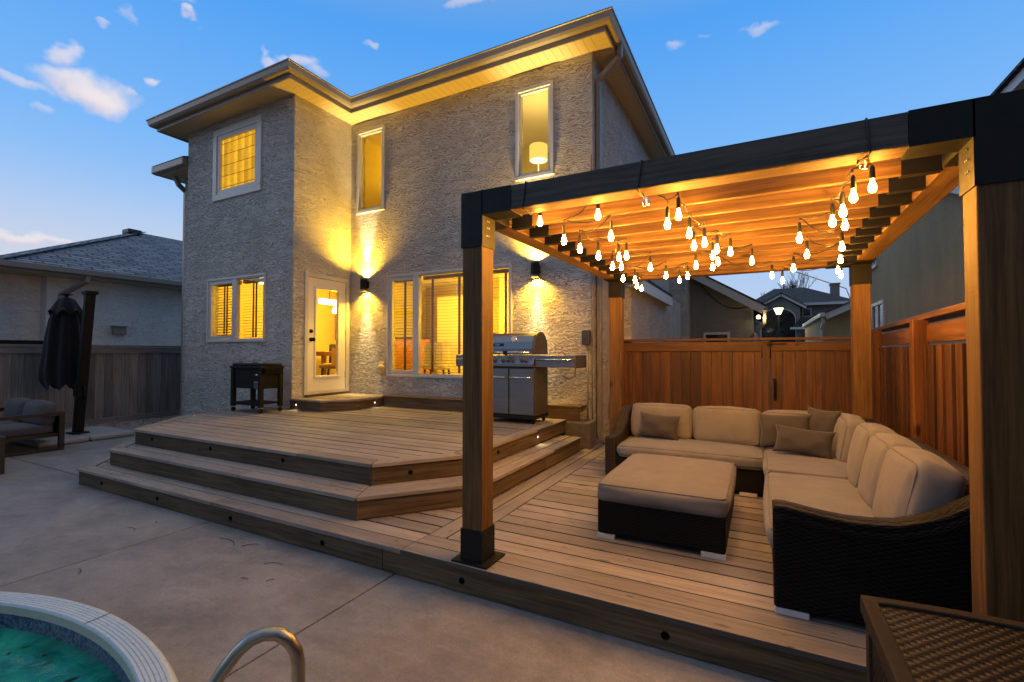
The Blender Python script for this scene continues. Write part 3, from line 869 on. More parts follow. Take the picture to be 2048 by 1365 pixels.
# lights inside --------------------------------------------------------
WARM = (1.0, .56, .03)
def point(name, loc, e, col=WARM, r=.12, parent=None):
    l = bpy.data.lights.new(name, 'POINT'); l.energy = e; l.color = col; l.shadow_soft_size = r
    o = bpy.data.objects.new(name, l); COL.objects.link(o); o.location = loc
    if parent: o.parent = parent
    return o
def pendant(x, y, z, zc, label, e, cat='lamp', r=.13):
    e *= 1.35
    t = thing('ceiling_lamp', label, cat, 'lamps seen lit through the windows')
    m = MB(); m.lathe([(.02, .10), (r*.8, .07), (r, 0), (r*.9, -.06), (.0, -.07)], (x, y, z), 18); m.build('lamp_shade', 'fixture', t, smooth=True)
    c = MB(); c.tube([(x, y, z+.1), (x, y, zc-.01)], .008, 6); c.build('cord', 'indark', t)
    point('room_light', (x, y, z-.22), e, parent=t)
    return t
pendant(-8.1, 7.3, 2.35, 3.15, 'glowing pendant lamp seen through the glass of the white back door', 95)
pendant(-5.0, 8.0, 2.55, 3.15, 'lit pendant lamp near the left part of the big window', 120, r=.10)
pendant(-3.55, 7.7, 2.35, 3.15, 'lit pendant lamp behind the right edge of the big window', 85, r=.10)
pendant(-8.6, 5.9, 2.85, 3.15, 'flush lamp lighting the room behind the cooler window', 12, r=.09)
pendant(-5.6, 8.2, 5.35, 5.64, 'dim lamp in the upstairs room of the narrow tall window by the wall corner', 52, r=.08)
# upstairs floor lamp in the right tall window
fl = thing('floor_lamp', 'lit floor lamp with yellow drum shade in the upper right window', 'lamp')
lp = at(1077, 307, 'y', 7.0)
lm = MB(); lm.lathe([(.145, -.125), (.15, -.12), (.15, .12), (.145, .125)], lp, 24, caps=False); lm.build('lamp_shade', 'shade', fl, smooth=True)
lm = MB(); lm.lathe([(.0, 0), (.14, 0)], lp+Vector((0, 0, -.118)), 24); lm.build('diffuser', 'shade_in', fl)
lm = MB(); lm.tube([lp+Vector((0, 0, -.13)), (lp.x, lp.y, 3.5)], .01, 8); lm.lathe([(.12, 0), (.12, .02), (0, .03)], (lp.x, lp.y, 3.46), 16); lm.build('stand', 'trim', fl)
point('lamp_light', lp+Vector((0, 0, .25)), 26, (1, .68, .18), .08, fl); point('lamp_light', lp+Vector((0, 0, -.25)), 9, (1, .68, .18), .08, fl)
# dark block added for the shadow shape seen in the tall window
cu = thing('shadow_shape', 'dark block for the shadow shape inside the narrow tall upstairs window', 'furniture')
cm = MB(); cm.box(-6.35, -5.75, 7.8, 8.6, 3.46, 4.9); cm.build('body', 'indark', cu); cm = MB(); cm.box(-6.37, -5.73, 7.78, 8.62, 4.9, 4.95); cm.build('top', 'intable', cu)
# dining set seen through the door and the big window
dt = thing('dining_table', 'orange wooden dining table seen through the back door glass', 'table')
m = MB(); m.box(-9.2, -7.6, 6.5, 7.9, 1.375, 1.46); m.build('tabletop', 'intable', dt, bevel=.006)
for lx in (-9.1, -7.72):
    for ly in (6.6, 7.78):
        m = MB(); m.box(lx-.035, lx+.035, ly-.035, ly+.035, .73, 1.374); m.build('leg', 'intable', dt)
def chair(x, y, a, label, mat):
    t = thing('dining_chair', label, 'chair', 'dining chairs inside the house')
    M = rotz(a)
    def pl(p): return Vector((x, y, .73)) + M @ Vector(p)
    m = MB(); cushion(m, pl((0, 0, .45)), (.46, .46, .09), M, .03, .01, 6); m.build('seat', mat, t, smooth=True)
    m = MB()
    for k in range(8):
        an = R(-80+k*160/7); an2 = R(-80+(k+1)*160/7)
        if k == 7: break
        p, q = pl((.25*math.sin(an), -.03+.25*math.cos(an), 0)), pl((.25*math.sin(an2), -.03+.25*math.cos(an2), 0))
        hh = .30+.14*math.cos((an+an2)/2)
        m.beam(p+Vector((0, 0, .45+hh/2)), q+Vector((0, 0, .45+hh/2)), .03, hh)
    m.build('backrest', mat, t)
    for sx in (-1, 1):
        for sy in (-1, 1):
            m = MB(); m.tube([pl((sx*.17, sy*.17, .42)), pl((sx*.21, sy*.21, 0))], [.02, .013], 8); m.build('leg', 'indark', t)
chair(-7.35, 6.55, R(-60), 'tan tub chair at the dining table just inside the back door', 'inchair')
chair(-7.95, 7.25, R(95), 'dark tub chair tucked at the dining table behind the back door', 'indark')
chair(-5.3, 7.1, R(200), 'pale dining chair behind the lower left of the big window', 'inceil')
bl_ = thing('bar_lamp', 'bright white bar lamp over the table seen at the top of the back door glass', 'lamp', 'lamps seen lit through the windows')
m = MB(); m.box(-8.64, -8.56, 7.22, 7.85, 2.52, 2.64); m.build('lamp_shade', 'fixture', bl_, bevel=.02); m = MB(); m.tube([(-8.6, 7.5, 2.645), (-8.6, 7.5, 3.14)], .008, 6); m.build('cord', 'indark', bl_)
hp = thing('wall_picture', 'dark picture on the inner wall seen at the right edge of the door glass', 'picture')
m = MB(); m.box(-9.49, -9.45, 8.45, 9.0, 1.75, 2.6); m.build('frame', 'intable', hp)
idr = thing('interior_door', 'pale inner door standing in the room behind the big window', 'door')
m = MB(); m.box(-6.75, -5.85, 9.05, 9.1, .73, 2.75); m.build('panel', 'inceil', idr); m = MB(); m.lathe([(.03, -.02), (.03, .02), (0, .02)], (-5.95, 9.0, 1.6), 10, Matrix.Rotation(R(90), 3, 'X')); m.build('handle', 'indark', idr)
sbd = thing('sideboard', 'dark sideboard in the room seen behind the slim left sash of the big window', 'furniture')
m = MB(); m.box(-7.6, -6.75, 8.3, 8.75, .73, 1.75); m.build('body', 'intable', sbd); m = MB(); m.box(-7.63, -6.72, 8.27, 8.77, 1.75, 1.79); m.build('top', 'indark', sbd)
cb = thing('kitchen_counter', 'pale kitchen counter deep inside behind the big window', 'counter')
m = MB(); m.box(-7.4, -5.2, 9.2, 9.68, .73, 1.6); m.build('cabinet', 'inceil', cb); m = MB(); m.box(-7.43, -5.17, 9.17, 9.68, 1.6, 1.64); m.build('worktop', 'indark', cb)
fr_ = thing('picture_frame', 'small dark frame on the inner wall seen at the right of the big window', 'picture')
m = MB(); m.box(-3.42, -3.12, 9.93, 9.97, 2.0, 2.5); m.build('frame', 'indark', fr_)

# ------------------------------------------------------------------ wall sconces
def sconce(x, z, label):
    t = thing('wall_sconce', label, 'wall lamp', 'up and down wall lamps on the house')
    c = (x, YM-.085, z)
    m = MB(); m.lathe([(.058, -.12), (.062, -.115), (.062, .115), (.058, .12)], c, 24, caps=False); m.lathe([(.0, -.04), (.058, -.04)], c, 24); m.lathe([(.0, .04), (.058, .04)], c, 24)
    m.build('body', 'black', t, smooth=False)
    m = MB(); m.box(x-.05, x+.05, YM-.03, YM-.002, z-.06, z+.06); m.build('wall_bracket', 'black', t, bevel=.004)
    for s in (-1, 1):
        m = MB(); m.lathe([(.064, .0), (.066, .003), (.066, .02), (.064, .022)], (c[0], c[1], z+s*.1-.011), 24, caps=False); m.build('band', 'steel', t)
        m = MB(); m.lathe([(.0, 0), (.05, 0)] if s > 0 else [(.05, 0), (.0, 0)], (c[0], c[1], z+s*.047), 20); m.build('lens', 'sconce_led', t)
        for nm, ang, e, bl in (('beam_light', 35, 420, 1.0), ('flood_light', 170, 360, .6)):
            l = bpy.data.lights.new(nm, 'SPOT'); l.energy = e*(.55 if s < 0 else 1.45); l.spot_size = R(ang); l.spot_blend = bl
            l.color = (1, .54, .04); l.shadow_soft_size = .04
            if nm == 'beam_light': l.color = (1, .80, .42)
            o = bpy.data.objects.new(nm, l); COL.objects.link(o); o.location = (c[0], c[1], z+s*.053)
            o.rotation_euler = (R(180) if s > 0 else 0, 0, 0); o.parent = t
sconce(-6.245, 2.655, 'black cylinder wall lamp between the white door and the big window')
sconce(-2.875, 2.655, 'black cylinder wall lamp above the grill, right of the big window')

# ------------------------------------------------------------------ the deck
DECK = thing('wooden_deck', 'weathered multi-level wooden deck with wide wrap-around steps', 'deck')
Z1, Z2, Z3 = .18, .36, .54
XF = 1.02
deck1a = [(-7.85, 3.47), (-6.63, 2.375), (XF, 2.375), (XF, 2.66), (-7.85, 2.66+.9)]
m = MB()
# front walkway left of the border
left1 = [(-6.63, 2.375), (-2.06, 2.375), (-2.06, 4.2), (-7.85, 4.2), (-7.85, 3.47)]
decking(m, left1, Z1, border={0: 1, 4: 1})
decking(m, [(-2.054, 2.375), (XF, 2.375), (XF, 2.515), (-2.054, 2.515)], Z1)
decking(m, [(-2.054, 2.524), (XF, 2.521), (XF, 2.661), (-2.054, 2.661)], Z1)
decking(m, [(-2.054, 2.667), (-1.762, 2.667), (-1.762, 6.9), (-2.054, 6.9)], Z1, axis='y')
decking(m, [(-1.756, 2.667), (XF, 2.667), (XF, 7.0), (-1.756, 7.0)], Z1)
m.build('lower_decking', 'deck', DECK, bevel=.003)
P2 = [(-6.50, 2.60), (-2.69, 2.60), (-2.035, 3.40), (-2.035, 5.80), (-7.62, 5.06), (-7.62, 3.65)]
P2c = [(-6.50, 2.60), (-2.69, 2.60), (-2.035, 3.40), (-2.035, 4.9), (-7.62, 4.9), (-7.62, 3.62)]
m = MB(); decking(m, P2c, Z2, border={0: 2, 1: 2, 2: 2, 5: 2}); 
decking(m, [(-2.327, 4.906), (-2.035, 4.906), (-2.035, 5.80), (-2.327, 5.80)], Z2, axis='y'); m.build('middle_decking', 'deck', DECK, bevel=.003)
P3 = [(-6.57, 2.87), (-2.80, 2.87), (-2.315, 3.50), (-2.315, 6.0), (-7.33, 6.0), (-7.33, 3.78)]
P3 = [(-6.57, 2.87), (-2.80, 2.87), (-2.315, 3.50), (-2.315, 5.05), (-7.33, 5.05), (-7.33, 3.78)]
m = MB(); decking(m, P3, Z3, border={0: 1, 1: 1, 2: 1, 5: 1})
decking(m, [(-6.64, 5.056), (-2.461, 5.056), (-2.461, 6.0), (-6.64, 6.0)], Z3)
decking(m, [(-2.455, 5.056), (-2.315, 5.056), (-2.315, 6.0), (-2.455, 6.0)], Z3, axis='y')
m.build('upper_decking', 'deck', DECK, bevel=.003)
# risers: vertical boards set in under the nosing
def riser(mb, p, q, z0, z1, inset=.022, th=.035, split=None):
    p, q = Vector(p), Vector(q); d = (q-p).normalized(); nn = Vector((d.y, -d.x))
    L = (q-p).length; cuts = [0] + ([split] if split and split < L else []) + [L]
    for a, b in zip(cuts[:-1], cuts[1:]):
        A = p+d*(a+.002)-nn*(inset+th/2); Bq = p+d*(b-.002)-nn*(inset+th/2)
        mb.beam((A.x, A.y, (z0+z1)/2), (Bq.x, Bq.y, (z0+z1)/2), th, z1-z0, tone=rt_(.85, 1.15))
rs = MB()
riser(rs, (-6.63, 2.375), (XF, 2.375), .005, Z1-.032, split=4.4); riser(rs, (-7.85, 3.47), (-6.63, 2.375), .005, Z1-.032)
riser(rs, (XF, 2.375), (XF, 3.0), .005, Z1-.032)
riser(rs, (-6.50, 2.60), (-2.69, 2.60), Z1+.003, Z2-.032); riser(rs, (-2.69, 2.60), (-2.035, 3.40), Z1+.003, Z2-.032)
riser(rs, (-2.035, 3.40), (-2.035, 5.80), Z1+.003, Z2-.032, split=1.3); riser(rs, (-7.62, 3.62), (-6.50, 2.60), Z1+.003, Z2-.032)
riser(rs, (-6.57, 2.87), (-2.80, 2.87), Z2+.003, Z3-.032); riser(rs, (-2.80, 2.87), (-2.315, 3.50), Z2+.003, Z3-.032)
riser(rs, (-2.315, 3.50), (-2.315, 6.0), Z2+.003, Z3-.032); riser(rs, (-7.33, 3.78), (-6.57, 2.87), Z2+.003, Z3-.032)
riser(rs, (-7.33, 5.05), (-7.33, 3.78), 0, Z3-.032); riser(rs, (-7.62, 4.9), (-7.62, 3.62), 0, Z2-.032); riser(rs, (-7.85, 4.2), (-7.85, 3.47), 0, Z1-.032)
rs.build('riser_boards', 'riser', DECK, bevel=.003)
# dark underside so nothing shows through the gaps
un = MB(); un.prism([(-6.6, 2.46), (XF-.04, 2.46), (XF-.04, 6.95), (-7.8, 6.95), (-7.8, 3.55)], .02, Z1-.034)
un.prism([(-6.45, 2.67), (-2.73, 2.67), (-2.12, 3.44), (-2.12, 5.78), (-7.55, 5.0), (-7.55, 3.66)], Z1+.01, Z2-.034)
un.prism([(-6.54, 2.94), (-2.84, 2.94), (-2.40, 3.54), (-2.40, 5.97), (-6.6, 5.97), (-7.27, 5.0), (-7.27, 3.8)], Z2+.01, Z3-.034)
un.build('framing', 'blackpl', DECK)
# step at the door with chamfered corner, and the ledger box along the wall
SP = [(XB+.003, 5.02), (-5.95, 5.02), (-5.63, 5.42), (-5.63, 6.255), (XB+.003, 6.255)]
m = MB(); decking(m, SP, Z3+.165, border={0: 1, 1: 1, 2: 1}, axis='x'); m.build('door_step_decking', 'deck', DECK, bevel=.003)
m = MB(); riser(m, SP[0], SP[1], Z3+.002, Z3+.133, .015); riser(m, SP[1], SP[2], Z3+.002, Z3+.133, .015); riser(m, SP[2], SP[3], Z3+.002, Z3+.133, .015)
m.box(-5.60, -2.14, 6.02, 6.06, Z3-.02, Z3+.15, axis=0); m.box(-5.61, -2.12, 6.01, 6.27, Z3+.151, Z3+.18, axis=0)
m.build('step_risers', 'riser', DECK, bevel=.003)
# recessed step lights
def step_light(p, nrm, lit):
    nrm = Vector(nrm).normalized(); M = nrm.to_track_quat('Z', 'Y').to_matrix()
    m = MB(); m.lathe([(.021, -.01), (.021, .002), (.017, .003), (.015, .001)], p, 16, M, caps=False); m.lathe([(.0165, .0006), (.0, .0006)], p, 16, M)
    o = m.build('step_light', 'blackpl', DECK)
    if lit:
        m = MB(); m.lathe([(.015, .004), (.0, .006)], p, 12, M); m.build('lens', 'led', o)
        l = bpy.data.lights.new('step_glow', 'SPOT'); l.energy = .9; l.spot_size = R(140); l.spot_blend = .8; l.color = (1, .8, .42); l.shadow_soft_size = .012
        q = bpy.data.objects.new('step_glow', l); COL.objects.link(q); q.location = Vector(p)+nrm*.02; q.parent = o
        q.rotation_euler = (nrm*.6+Vector((0, 0, -.8))).to_track_quat('-Z', 'Y').to_euler()
for x in (-6.11, -5.02, -3.89, -2.80, -1.60, -.42): step_light((x, 2.396, .075), (0, -1, 0), False)
for x in (-6.19, -5.05, -3.91): step_light((x, 2.891, .45), (0, -1, 0), False)
dch = Vector((.63, -.485, 0)).normalized()
step_light(Vector((-2.60, 3.13, .435))-dch*.022, (.63, -.485, 0), False)
step_light((-2.336, 4.15, .445), (1, 0, 0), False); step_light((-2.336, 5.1, .445), (1, 0, 0), True)
step_light((-6.50, 5.034, Z3+.075), (0, -1, 0), True)
d2 = Vector((.4, -.32, 0)).normalized()
step_light((-5.643, 5.86, Z3+.075), (1, 0, 0), True)

# ------------------------------------------------------------------ pergola
PERG = thing('pergola', 'open cedar pergola with black corner brackets over the sectional sofa', 'pergola')
PX0, PX1, PY0, PY1, PZ0, PZ1 = -1.615, .885, 2.42, 5.60, 2.285, 2.42
SK = .047/3.1      # the far end sits slightly to the right
PW = .14
BLX = .342
def px(x, y): return x + SK*(y-PY0)
def post(x, y):
    xx = px(x, y)
    m = MB(); m.box(xx, xx+PW, y, y+PW, Z1+.012, PZ0+.02, axis=2, tone=.78); o = m.build('post', 'cedar', PERG, bevel=.006)
    m = MB(); e = .006
    for (a, b, c, d) in ((-e, 0, -e, PW+e), (PW, PW+e, -e, PW+e), (0, PW, -e, 0), (0, PW, PW, PW+e)):
        m.box(xx+a, xx+b, y+c, y+d, Z1+.012, Z1+.20)
    m.box(xx-.055, xx+PW+.055, y-.055+.02, y+PW+.055, Z1+.002, Z1+.012)
    m.build('post_base', 'black', PERG)
for x in (PX0, PX1-PW):
    for y in (PY0, PY1-PW): post(x, y)
m = MB(); m.box(px(PX0, PY0), px(PX1, PY0), PY0, PY0+PW, PZ0, PZ1, axis=0); m.build('beam', 'cedar', PERG, bevel=.008)
m = MB(); m.box(px(PX0, PY0)+BLX, px(PX1, PY0)-BLX, PY0-.005, PY0-.0005, PZ0+.001, PZ1+.003, axis=0); m.build('shaded_front', 'shaded_cedar', PERG)  # thin dark sheet added to paint shade on the beam's front
m = MB(); m.box(px(PX0, PY1), px(PX1, PY1), PY1-PW, PY1, PZ0, PZ1, axis=0); m.build('beam', 'cedar', PERG, bevel=.008)
for x in (PX0, PX1-PW):
    m = MB(); a, b = px(x, PY0+PW), px(x, PY1-PW)
    m.beam((a+PW/2, PY0+PW+.001, (PZ0+PZ1)/2), (b+PW/2, PY1-PW-.001, (PZ0+PZ1)/2), PW, PZ1-PZ0); m.build('beam', 'cedar', PERG, bevel=.006)
NR = 10
RY = [PY0+PW + (PY1-PY0-2*PW)*(k+1)/(NR+1) for k in range(NR)]
for y in RY:
    m = MB(); m.box(px(PX0, y)+PW+.002, px(PX1, y)-PW-.002, y-.02, y+.02, PZ0+.004, PZ1-.006, axis=0, tone=rt_(.85, 1.2)); m.build('rafter', 'cedar', PERG, bevel=.004)
    for s in (0, 1):
        xx = px(PX0, y)+PW if s == 0 else px(PX1, y)-PW
        d = .15 if s == 0 else -.15
        m = MB(); x0, x1 = sorted((xx, xx+d))
        m.box(x0, x1, y-.025, y-.021, PZ0-.004, PZ1-.02); m.box(x0, x1, y+.021, y+.025, PZ0-.004, PZ1-.02); m.box(x0, x1, y-.021, y+.021, PZ0-.004, PZ0+.002)
        m.build('joist_hanger', 'black', PERG)
# corner brackets: three-armed boxes of plate
BL, e = .34, .007
for sx in (0, 1):
    for sy in (0, 1):
        x0 = px(PX0, PY0) if sx == 0 else px(PX1-PW, PY0)
        if sy: x0 = px(PX0, PY1) if sx == 0 else px(PX1-PW, PY1)
        y0 = PY0 if sy == 0 else PY1-PW
        m = MB(); zt = PZ1+e
        # post sleeve
        for (a, b, c, d) in ((-e, 0, -e, PW+e), (PW, PW+e, -e, PW+e), (0, PW, -e, 0), (0, PW, PW, PW+e)):
            m.box(x0+a, x0+b, y0+c, y0+d, PZ1-BL+.01, PZ0 if not ((a == 0 and ((c < 0) == (sy == 1))) or (a != 0 and ((a < 0) == (sx == 1)))) else zt)
        dx = 1 if sx == 0 else -1; dy = 1 if sy == 0 else -1
        # arm along x
        xa_, xb_ = (x0+PW, x0+BL) if dx > 0 else (x0+PW-BL, x0)
        m.box(min(x0-e, xa_), max(x0+PW+e, xb_), y0-e, y0+PW+e, PZ1+.001, zt)
        for yy in (y0-e, y0+PW): m.box(xa_ if dx > 0 else xa_, xb_, yy, yy+e, PZ0-e, PZ1)
        yy_out = y0-e if sy == 0 else y0+PW
        m.box(x0-e, x0+PW+e, yy_out, yy_out+e, PZ0, PZ1)
        m.box(xa_, xb_, y0, y0+PW, PZ0-e, PZ0)
        # arm along y
        ya_, yb_ = (y0+PW, y0+BL) if dy > 0 else (y0+PW-BL, y0)
        for xx in (x0-e, x0+PW): m.box(xx, xx+e, ya_, yb_, PZ0-e, PZ1)
        m.box(x0, x0+PW, ya_, yb_, PZ0-e, PZ0); m.box(x0-e, x0+PW+e, min(ya_, y0), max(yb_, y0+PW), PZ1+.001, zt-.001)
        ob = m.build('corner_bracket', 'black', PERG)
        # screw heads
        xi = x0+PW+e if dx > 0 else x0-e
        for (yy, zz) in ((.045, .05), (.065, .05), (.05, .10), (.07, .10), (.05, .14), (.07, .14), (.045, .20), (.065, .20)):
            if sy: continue
            mm = MB(); mm.lathe([(.006, 0), (.005, .004), (0, .005)], (xi, y0+yy, PZ1-BL+.03+zz), 8, rx90 if dx > 0 else Matrix.Rotation(R(-90), 3, 'Y'))
            mm.build('screw_head', 'steel', ob)

# ------------------------------------------------------------------ string lights
BULBS = {
 'left': [(1080,446),(1128,483),(1160,500),(1196,433),(1222,475),(1197,514),(1238,517),(1253,514),(1225,535),(1243,535),(1246,559),(1270,561),(1274,573),(1283,579),(1301,537),(1332,553),(1359,562),(1375,554)],
 'mid': [(1292,406),(1335,451),(1357,433),(1379,470),(1388,494),(1409,488),(1434,501),(1426,514),(1436,526),(1425,536),(1461,506),(1504,524),(1392,533),(1544,553)],
 'right': [(1729,329),(1745,376),(1707,396),(1686,426),(1665,446),(1690,453),(1599,479),(1684,496),(1614,511),(1587,538),(1565,563),(1681,521),(1676,543),(1682,552)]}
OFF = {(1292, 406), (1729, 329)}
LAB = {'left': 'string of glowing bulbs hung under the left side of the pergola, by the house',
       'mid': 'string of glowing bulbs hung under the middle of the pergola roof',
       'right': 'string of glowing bulbs hung under the right side of the pergola, by the neighbour fence'}
def free_y(y):
    """nudge a bulb out of a rafter"""
    for r in RY:
        if abs(y-r) < .055: return r-.06 if y < r else r+.06
    return y
for key, lst in BULBS.items():
    T = thing('string_lights', LAB[key], 'string lights', 'strings of bulbs under the pergola')
    pos = []
    for (bx_, by_) in lst:
        d = ray(bx_, by_); k = d.y/d.z
        z = max(2.135, min(2.27, EYE + 2.66/k)); y = (z-EYE)*k
        if y > 5.4: y = 5.4; z = EYE + y/k
        if z > 2.22:
            y2 = free_y(y); z = EYE + y2/k; y = y2
        p = Vector((d.x/d.y*y, y, z)); pos.append((p, (bx_, by_) in OFF))
    pos.sort(key=lambda q: q[0].y)
    top = []
    for p, off in pos:
        mz = MB(); c = p
        r = .0158 if not off else .022
        # S14 shaped bulb hanging down, neck up
        mz.lathe([(.006, .044), (.007, .032), (r*.66, .020), (r*.94, .007), (r, -.002), (r*.9, -.012), (r*.55, -.020), (.0, -.022)], c, 14)
        b = mz.build('light_bulb', 'bulb' if not off else 'bulboff', T, smooth=True)
        ms = MB(); ms.lathe([(.004, .105), (.008, .098), (.011, .09), (.0115, .06), (.012, .05), (.012, .040), (.0, .040)], c, 12)
        zt = max(2.255 + random.uniform(-.03, .02), c.z+.135)
        ms.tube([c+Vector((0, 0, .118)), c+Vector((random.uniform(-.006, .006), 0, (zt-c.z+.118)/2)), Vector((c.x, c.y, zt))], .0035, 6)
        ms.build('socket', 'cable', b, smooth=True)
        top.append(Vector((c.x, c.y, zt)))
        if off:
            mf = MB(); mf.tube([c+Vector((0, 0, .03)), c+Vector((.004, 0, 0)), c+Vector((0, 0, -.02))], .002, 5); mf.build('filament', 'fixture', b)
    mc = MB(); pts = []
    start = top[0].copy(); start.y = PY0-.012
    if key != 'right':
        pts += [Vector((start.x+.05, PY0+.07, PZ1+.012)), Vector((start.x+.02, PY0-.008, PZ1+.006)), Vector((start.x+.01, PY0-.010, 2.34)), Vector((start.x, PY0-.004, PZ0-.005)), Vector((start.x+.01, PY0+.08, PZ0-.02))]
    else:
        sx_ = at(1732, 245, 'y', PY0).x
        pts += [Vector((sx_, PY0+.07, PZ1+.012)), Vector((sx_, PY0-.008, PZ1+.006)), Vector((sx_+.005, PY0-.010, 2.35)), Vector((sx_+.012, PY0-.004, PZ0-.005)), Vector((sx_-.02, PY0+.08, PZ0-.02))]
    for i, q in enumerate(top):
        if i:
            o = top[i-1]; mid = (o+q)/2; L = (q-o).length
            for f in (.25, .5, .75):
                w = o.lerp(q, f); w.z -= 4*f*(1-f)*min(.09, .12*L); w.x += .012*math.sin(f*9+i); pts.append(w)
        pts.append(q)
    if key == 'right': pts += [Vector((px(PX1, PY1)-PW-.06, PY1-.20, 2.05)), Vector((px(PX1, PY1)-PW-.015, PY1-.10, 1.96))]
    sm = []
    for a, b in zip(pts[:-1], pts[1:]): sm += [a, a.lerp(b, .5)]
    sm.append(pts[-1])
    mc.tube(sm, .0042, 6); mc.build('cable', 'cable', T, smooth=True)

# ------------------------------------------------------------------ sofa set
def feet(pts, T, z=Z1):
    for (x, y, dx, dy) in pts:
        m = MB(); m.box(x, x+dx, y, y+dy, z+.002, z+.03); m.build('foot', 'trim', T)
def cush_part(name, T, c, dims, rot=None, r=.045, puff=.02, mat='cushion_plain', pipe_axis=2, tuck=0):
    m = MB(); cushion(m, c, dims, rot, r, puff, 14, tuck=tuck); o = m.build(name, mat, T, smooth=True)
    m = MB()
    for lv in (-1, 1): piping_loop(m, c, dims, rot, lv, r, .0055, pipe_axis)
    m.build('piping', 'piping', o, smooth=True)
    return o
SZ = Z1+.03     # bottom of wicker
# left loveseat along the back fence
A_ = thing('wicker_loveseat', 'dark wicker loveseat section with curved left arm in front of the cedar fence', 'sofa', 'sections of the wicker corner sofa')
BX0, BX1, BYF, BYB = -1.33, .03, 4.66, 5.46
m = MB(); m.box(BX0+.02, BX1-.005, BYF, BYB-.01, SZ, .42); m.build('base', 'wicker', A_, bevel=.012)
m = MB(); m.box(BX0+.02, BX1-.005, BYB-.10, BYB, .42, .80); m.build('backrest', 'wicker', A_, bevel=.02)
prof = [(BYB, SZ), (BYB, .84), (BYB-.10, .845), (BYB-.22, .80), (BYB-.36, .70), (BYB-.50, .63), (BYB-.66, .60), (BYF-.01, .60), (BYF-.01, SZ)]
m = MB(); m.prism(prof, BX0-.06, BX0+.055, 'x'); m.build('arm', 'wicker_top', A_, bevel=.02)
cush_part('seat_cushion', A_, ((BX0+.06+BX1)/2, (BYF+5.28)/2-.01, .475), (BX1-BX0-.07, .66, .125), mat='cushion')
bw_ = (BX1-BX0-.09)/2
for k in (0, 1):
    cx = BX0+.075+bw_*(k+.5)
    cush_part('back_cushion', A_, (cx, 5.255, .70), (bw_-.025, .19, .36), Matrix.Rotation(R(-10), 3, 'X'), .045, .018, pipe_axis=1)
feet([(-.17, BYF-.004, .14, .05), (BX0-.03, BYF-.004, .14, .05)], A_)
# corner seat
B2 = thing('wicker_corner_seat', 'dark wicker corner seat under three taupe pillows where the sofa turns', 'sofa', 'sections of the wicker corner sofa')
m = MB(); m.box(BX1+.005, .93, 4.19, BYB-.01, SZ, .42); m.build('base', 'wicker', B2, bevel=.012)
m = MB(); m.box(BX1+.005, .80, BYB-.10, BYB, .42, .83); m.box(.80, .94, 4.19, BYB, .42, .83); m.build('backrest', 'wicker_top', B2, bevel=.02)
cush_part('seat_cushion', B2, (.40, 4.705, .478), (.735, 1.02, .125), mat='cushion')
cush_part('back_cushion', B2, (.40, 5.28, .70), (.77, .17, .34), Matrix.Rotation(R(-8), 3, 'X'), .05, .02, pipe_axis=1)
cush_part('back_cushion', B2, (.675, 4.95, .70), (.18, .58, .38), Matrix.Rotation(R(10), 3, 'Y'), .05, .025, pipe_axis=0)
# right section with the big curved arm toward the camera
C2 = thing('wicker_sofa', 'dark wicker sofa section whose curved arm faces the camera, beside the right pergola post', 'sofa', 'sections of the wicker corner sofa')
SY0 = 2.65
m = MB(); m.box(.055, .93, SY0+.13, 4.185, SZ, .42); m.build('base', 'wicker', C2, bevel=.012)
m = MB(); m.prism([(.80, .42), (.86, .84), (.90, .86), (.945, .86), (.965, .83), (.965, SZ), (.80, SZ)], SY0+.14, 4.185, 'y'); m.build('backrest', 'wicker_top', C2, bevel=.012)
top = [(.05, .70), (.10, .702), (.16, .693), (.26, .678), (.36, .670), (.46, .674), (.54, .685), (.63, .716), (.71, .757), (.78, .808), (.84, .848), (.90, .865), (.965, .866)]
m = MB(); m.prism(top + [(.965, SZ), (.05, SZ)], SY0, SY0+.125, 'y'); m.build('arm', 'wicker', C2, bevel=.012)
m = MB(); pts = [Vector((x, SY0+.0625, z-.058)) for x, z in top]
m.tube(pts, .066, 18, True); m.build('arm_cap', 'wicker', C2, smooth=True)
cush_part('seat_cushion', C2, (.375, (SY0+.13+4.185)/2, .478), (.69, 4.185-SY0-.145, .125), mat='cushion')
for k in range(3):
    cy = SY0+.16+.50*(k+.5)
    cush_part('back_cushion', C2, (.685+.0*k, cy, .715), (.20, .485, .42), Matrix.Rotation(R(12), 3, 'Y') @ rotz(R(random.uniform(-3, 3))), .05, .028, pipe_axis=0)
feet([(.055, SY0+.0, .14, .05), (.80, SY0+.0, .14, .05)], C2)
# ottoman
O_ = thing('ottoman', 'square dark wicker ottoman with thick beige cushion in the middle of the deck', 'ottoman')
ox0, ox1, oy0, oy1 = -1.01, -.185, 3.16, 4.30
m = MB(); m.box(ox0+.01, ox1-.01, oy0+.01, oy1-.01, SZ, .435); m.build('base', 'wicker', O_, bevel=.012)
cush_part('cushion', O_, ((ox0+ox1)/2, (oy0+oy1)/2, .49), (ox1-ox0+.01, oy1-oy0, .13), mat='cushion_plain', puff=.015)
feet([(ox0+.01, oy0, .12, .05), (ox1-.15, oy0, .14, .05), (ox0+.01, oy1-.07, .12, .05), (ox1-.13, oy1-.07, .12, .05)], O_)
